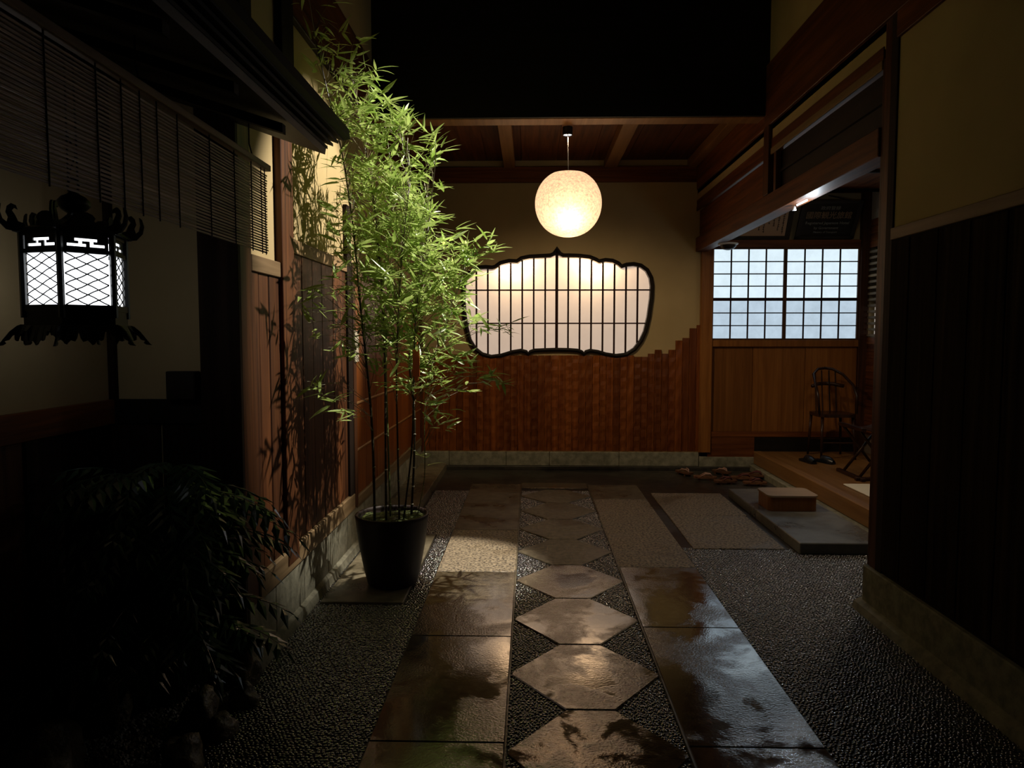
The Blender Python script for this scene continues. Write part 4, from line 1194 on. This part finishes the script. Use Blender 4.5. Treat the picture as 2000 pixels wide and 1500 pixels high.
for (x, y, z, n) in clusters:
    x = max(x, -1.215); p = Vector((x, y, z))
    best = None; bd = 9
    for q in CP:
        for v in q[8:]:
            dz = z - v.z
            if -.05 < dz < .5 or v is q[8]:
                d = (Vector((v.x, v.y, v.z)) - p).length + abs(dz - .18) * .8
                if d < bd: bd = d; best = v
    if best is None: best = CP[0][20]
    if (best - p).length > .06:
        mid = best.lerp(p, .55) + Vector((R.uniform(-.02, .02), R.uniform(-.02, .02), .05 + R.uniform(-.02, .03)))
        mid.x = max(mid.x, -1.22)
        twigs.tube([best, mid, p], [.0022, .0015, .0009], 4, cap=False)
    main = (p - best).normalized() if (p - best).length > .02 else leaf_dir()
    for k in range(n):
        d = (leaf_dir() + main * .75).normalized()
        ln = R.uniform(.07, .135); wd = ln * R.uniform(.14, .20)
        b0 = p + Vector((R.gauss(0, .014), R.gauss(0, .014), R.gauss(0, .014))) - main * R.uniform(0, .05)
        tip = b0 + d * ln
        if tip.x < -1.245 or b0.x < -1.245: continue
        s_ = d.cross(Vector((R.gauss(0, .5), R.gauss(0, .5), 1))).normalized(); nn = s_.cross(d)
        leaves.append((Matrix(((s_.x * wd, d.x * ln, nn.x * ln, b0.x), (s_.y * wd, d.y * ln, nn.y * ln, b0.y), (s_.z * wd, d.z * ln, nn.z * ln, b0.z), (0, 0, 0, 1))), ln))
twigs.build('twigs', 'twig', pb)
# one lanceolate leaf: unit length along y, half width 0.5, slight fold and droop
def leafmesh(droop):
    vs = []; prof = [(0, .06), (.12, .36), (.35, .5), (.65, .34), (1.0, 0.0)]
    for t, hw in prof:
        zc = -droop * t * t
        if hw == 0: vs.append((0, t, zc))
        else: vs += [(-hw, t, zc + .02), (0, t, zc), (hw, t, zc + .02)]
    fs = []
    for i in range(3):
        a = i * 3; fs += [(a, a + 1, a + 4, a + 3), (a + 1, a + 2, a + 5, a + 4)]
    fs += [(9, 10, 12), (10, 11, 12)]
    return vs, fs


variants = [leafmesh(d) for d in (.05, .15, .3, -.08)]
lme = []
for vs, fs in variants:
    me_ = bpy.data.meshes.new('leaf'); me_.from_pydata(vs, [], fs); me_.materials.append(M['leaf'])
    for p in me_.polygons: p.use_smooth = True
    lme.append(me_)
leaves.sort(key=lambda a: -a[1] / (a[0].translation.y))
off = Matrix.Translation(-base_of(pb))
for i, (m_, ln) in enumerate(leaves[:300]):
    o = bpy.data.objects.new('leaf', lme[i % 4]); o.parent = pb; o.matrix_local = off @ m_; COL.objects.link(o)
V = []; F = []; nb0 = 0
for i, (m_, ln) in enumerate(leaves[300:]):
    vs, fs = variants[i % 4]
    V += [tuple(m_ @ Vector(v)) for v in vs]; F += [tuple(j + nb0 for j in f) for f in fs]; nb0 += len(vs)
fol = MB(); fol.v = V; fol.f = F
fo = fol.build('foliage', 'leaf', pb, smooth=True, fix=False); fo['kind'] = 'stuff'

tg = tag(MB().box(-.657, -.619, 3.985, 3.989, 1.285, 1.435).box(-.649, -.627, 3.9855, 3.989, 1.262, 1.285).tube([(-.638, 3.988, 1.43), (-.645, 4.08, 1.475), (-.672, 4.19, 1.49)], .0012, 4).build('paper_tag', 'orange'), 'orange-red paper strip hanging among the bamboo stems', 'tag')

# ================================================================== GARDEN NOOK
gg = MB(); nx_, ny_ = 26, 60; vs = []
for j in range(ny_ + 1):
    for i_ in range(nx_ + 1):
        x = -1.80 + .62 * i_ / nx_; y = 0.4 + 2.64 * j / ny_
        e = max(0, 1 - ((x + 1.80) / .62))
        vs.append((x, y, -.02 + .06 * min(1, e * 2.2) + .02 * noise.noise(Vector((x * 6, y * 6, 1)))))
gg.add(vs, [(j * (nx_ + 1) + i_, j * (nx_ + 1) + i_ + 1, (j + 1) * (nx_ + 1) + i_ + 1, (j + 1) * (nx_ + 1) + i_) for j in range(ny_) for i_ in range(nx_)])
gr = struct(gg.build('floor_garden', 'soil', smooth=True, fix=False), 'dark soil bed of the garden nook', 'ground')
# gravel
gv = MB()
for _ in range(2600):
    x = R.uniform(-1.66, -1.27); y = R.uniform(2.05, 2.95); r = R.uniform(.006, .012)
    e = max(0, 1 - ((x + 1.80) / .62)); z = -.02 + .06 * min(1, e * 2.2) + .02 * noise.noise(Vector((x * 6, y * 6, 1))) + r * .3
    P = [(r, 0, 0), (-r, 0, 0), (0, r, 0), (0, -r * .9, 0), (0, 0, r * .7), (0, 0, -r * .7)]
    a = R.uniform(0, 6); ca, sa = math.cos(a), math.sin(a)
    gv.add([(x + p[0] * ca - p[1] * sa, y + p[0] * sa + p[1] * ca, z + p[2]) for p in P], [(0, 2, 4), (2, 1, 4), (1, 3, 4), (3, 0, 4)])
g = gv.build('gravel', 'gravel', gr, fix=False); g['kind'] = 'stuff'


def rock(x, y, z, sx, sy, sz, seed, label, name='garden_rock'):
    import bmesh
    bm = bmesh.new(); bmesh.ops.create_icosphere(bm, subdivisions=3, radius=1)
    for v in bm.verts:
        n_ = noise.noise(v.co * 1.1 + Vector((seed, 0, 0))) * .55 + noise.noise(v.co * 2.7 + Vector((0, seed, 0))) * .2
        v.co *= 1 + n_
        v.co.x *= sx; v.co.y *= sy; v.co.z *= sz
    me_ = bpy.data.meshes.new(name); bm.to_mesh(me_); bm.free()
    for p in me_.polygons: p.use_smooth = True
    me_.materials.append(M['rock'])
    o = bpy.data.objects.new(name, me_); COL.objects.link(o); o.location = (x, y, z)
    tag(o, label, 'rock', 'rocks of the garden bed')


rock(-1.60, 2.22, .10, .13, .14, .13, 3.1, 'large pale mossy boulder at the lower left of the garden nook')
rock(-1.63, 2.62, .10, .10, .11, .15, 8.4, 'tall dark boulder behind the pale one, left of the shrub')
rock(-1.245, 3.02, .04, .055, .05, .085, 5.2, 'small rounded rock at the foot of the plinth corner')
rock(-1.28, 2.66, .05, .06, .07, .10, 1.7, 'brown upright rock at the edge of the gravel')
rock(-1.20, 2.36, .04, .07, .08, .09, 2.9, 'dark round rock in front of the brown upright rock')
rock(-1.17, 2.62, .02, .05, .06, .05, 6.6, 'low dark rock beside the pebble floor')
rock(-1.18, 2.84, .02, .06, .05, .06, 7.3, 'flat dark rock behind the brown upright rock')
rock(-1.13, 2.18, .03, .06, .07, .07, 9.9, 'nearest small brown rock at the bottom edge of the garden bed')

# shrub with arching fronds
sh = thing('garden_shrub', 'dark green glossy shrub with arching feathery fronds in the garden nook', 'shrub', (-1.48, 2.78, 0.03))


def frond(base, top, tipd, ln, n=8):
    mb = MB(); P = []
    h = Vector((tipd.x, tipd.y, 0)).normalized()
    for k in range(n + 1):
        t = k / n
        P.append(top + h * ln * t * .92 + Vector((0, 0, .32 * ln * t - .48 * ln * t * t)))
    mb.tube([base, base.lerp(top, .5) + Vector((.01, 0, .0)), top] + P[1:], [.004, .0035, .003] + [.002 - .0013 * k / n for k in range(n)], 4, cap=False)
    side = Vector((-h.y, h.x, 0))
    for k in range(1, n + 1):
        t = k / n; ll = (.072 + .03 * math.sin(t * PI)) * R.uniform(.85, 1.1)
        tan = (P[min(k + 1, n)] - P[k - 1]).normalized()
        for s in ((1, -1) if k < n else (0,)):
            if s and P[k].x < -1.74: continue
            d = (side * s * .9 + tan * .65 + Vector((0, 0, -.12 - .3 * R.random()))).normalized()
            w_ = d.cross(Vector((0, 0, 1))).normalized() * ll * .17
            b0 = P[k]; m1 = b0 + d * ll * .4; tp = b0 + d * ll + Vector((0, 0, -.012)); up = Vector((0, 0, .004))
            vs = [b0, m1 - w_ - up, m1 + up, m1 + w_ - up, tp]
            if any(v.x < -1.78 or v.y > 3.03 and v.x < -1.24 for v in vs): continue
            mb.add([tuple(v) for v in vs], [(0, 1, 2), (0, 2, 3), (1, 4, 2), (2, 4, 3)])
    return mb


for i in range(80):
    a = R.uniform(-PI, PI); hgt = R.choice([.28, .42, .60, .74, .84, .92]) + R.uniform(-.06, .06)
    d = Vector((math.cos(a), math.sin(a), 0))
    if d.y > .5: d.y *= -1
    base = Vector((-1.48 + R.uniform(-.06, .08), 2.78 + R.uniform(-.06, .06), .03))
    top = base + Vector((d.x * .10, d.y * .07, hgt))
    if hgt < .5: top += Vector((R.uniform(-.12, .12), -.05, 0))
    ln = R.uniform(.28, .44)
    if d.x < -.2: ln = min(ln, .34)
    frond(base, top, d, ln).build('frond', 'leaf_dark', sh, fix=False)
for (tx, ty, tz, dx, dy, ln) in ((-1.30, 2.80, .78, .95, -.1, .42), (-1.32, 2.74, .88, .95, -.2, .40), (-1.42, 2.74, .97, -.3, -.3, .3), (-1.36, 2.76, .66, .9, -.3, .36), (-1.28, 2.7, .42, .8, -.4, .3)):
    frond(Vector((-1.46, 2.78, .03)), Vector((tx, ty, tz)), Vector((dx, dy, 0)), ln).build('frond', 'leaf_dark', sh, fix=False)
for k in range(7):
    a = k * .9; MB().tube([(-1.48 + .05 * math.cos(a), 2.78 + .05 * math.sin(a), .0), (-1.48 + .09 * math.cos(a), 2.78 + .07 * math.sin(a), .35), (-1.48 + .12 * math.cos(a), 2.78 + .09 * math.sin(a), .7)], [.007, .006, .004], 6).build('stem', 'twig', sh)
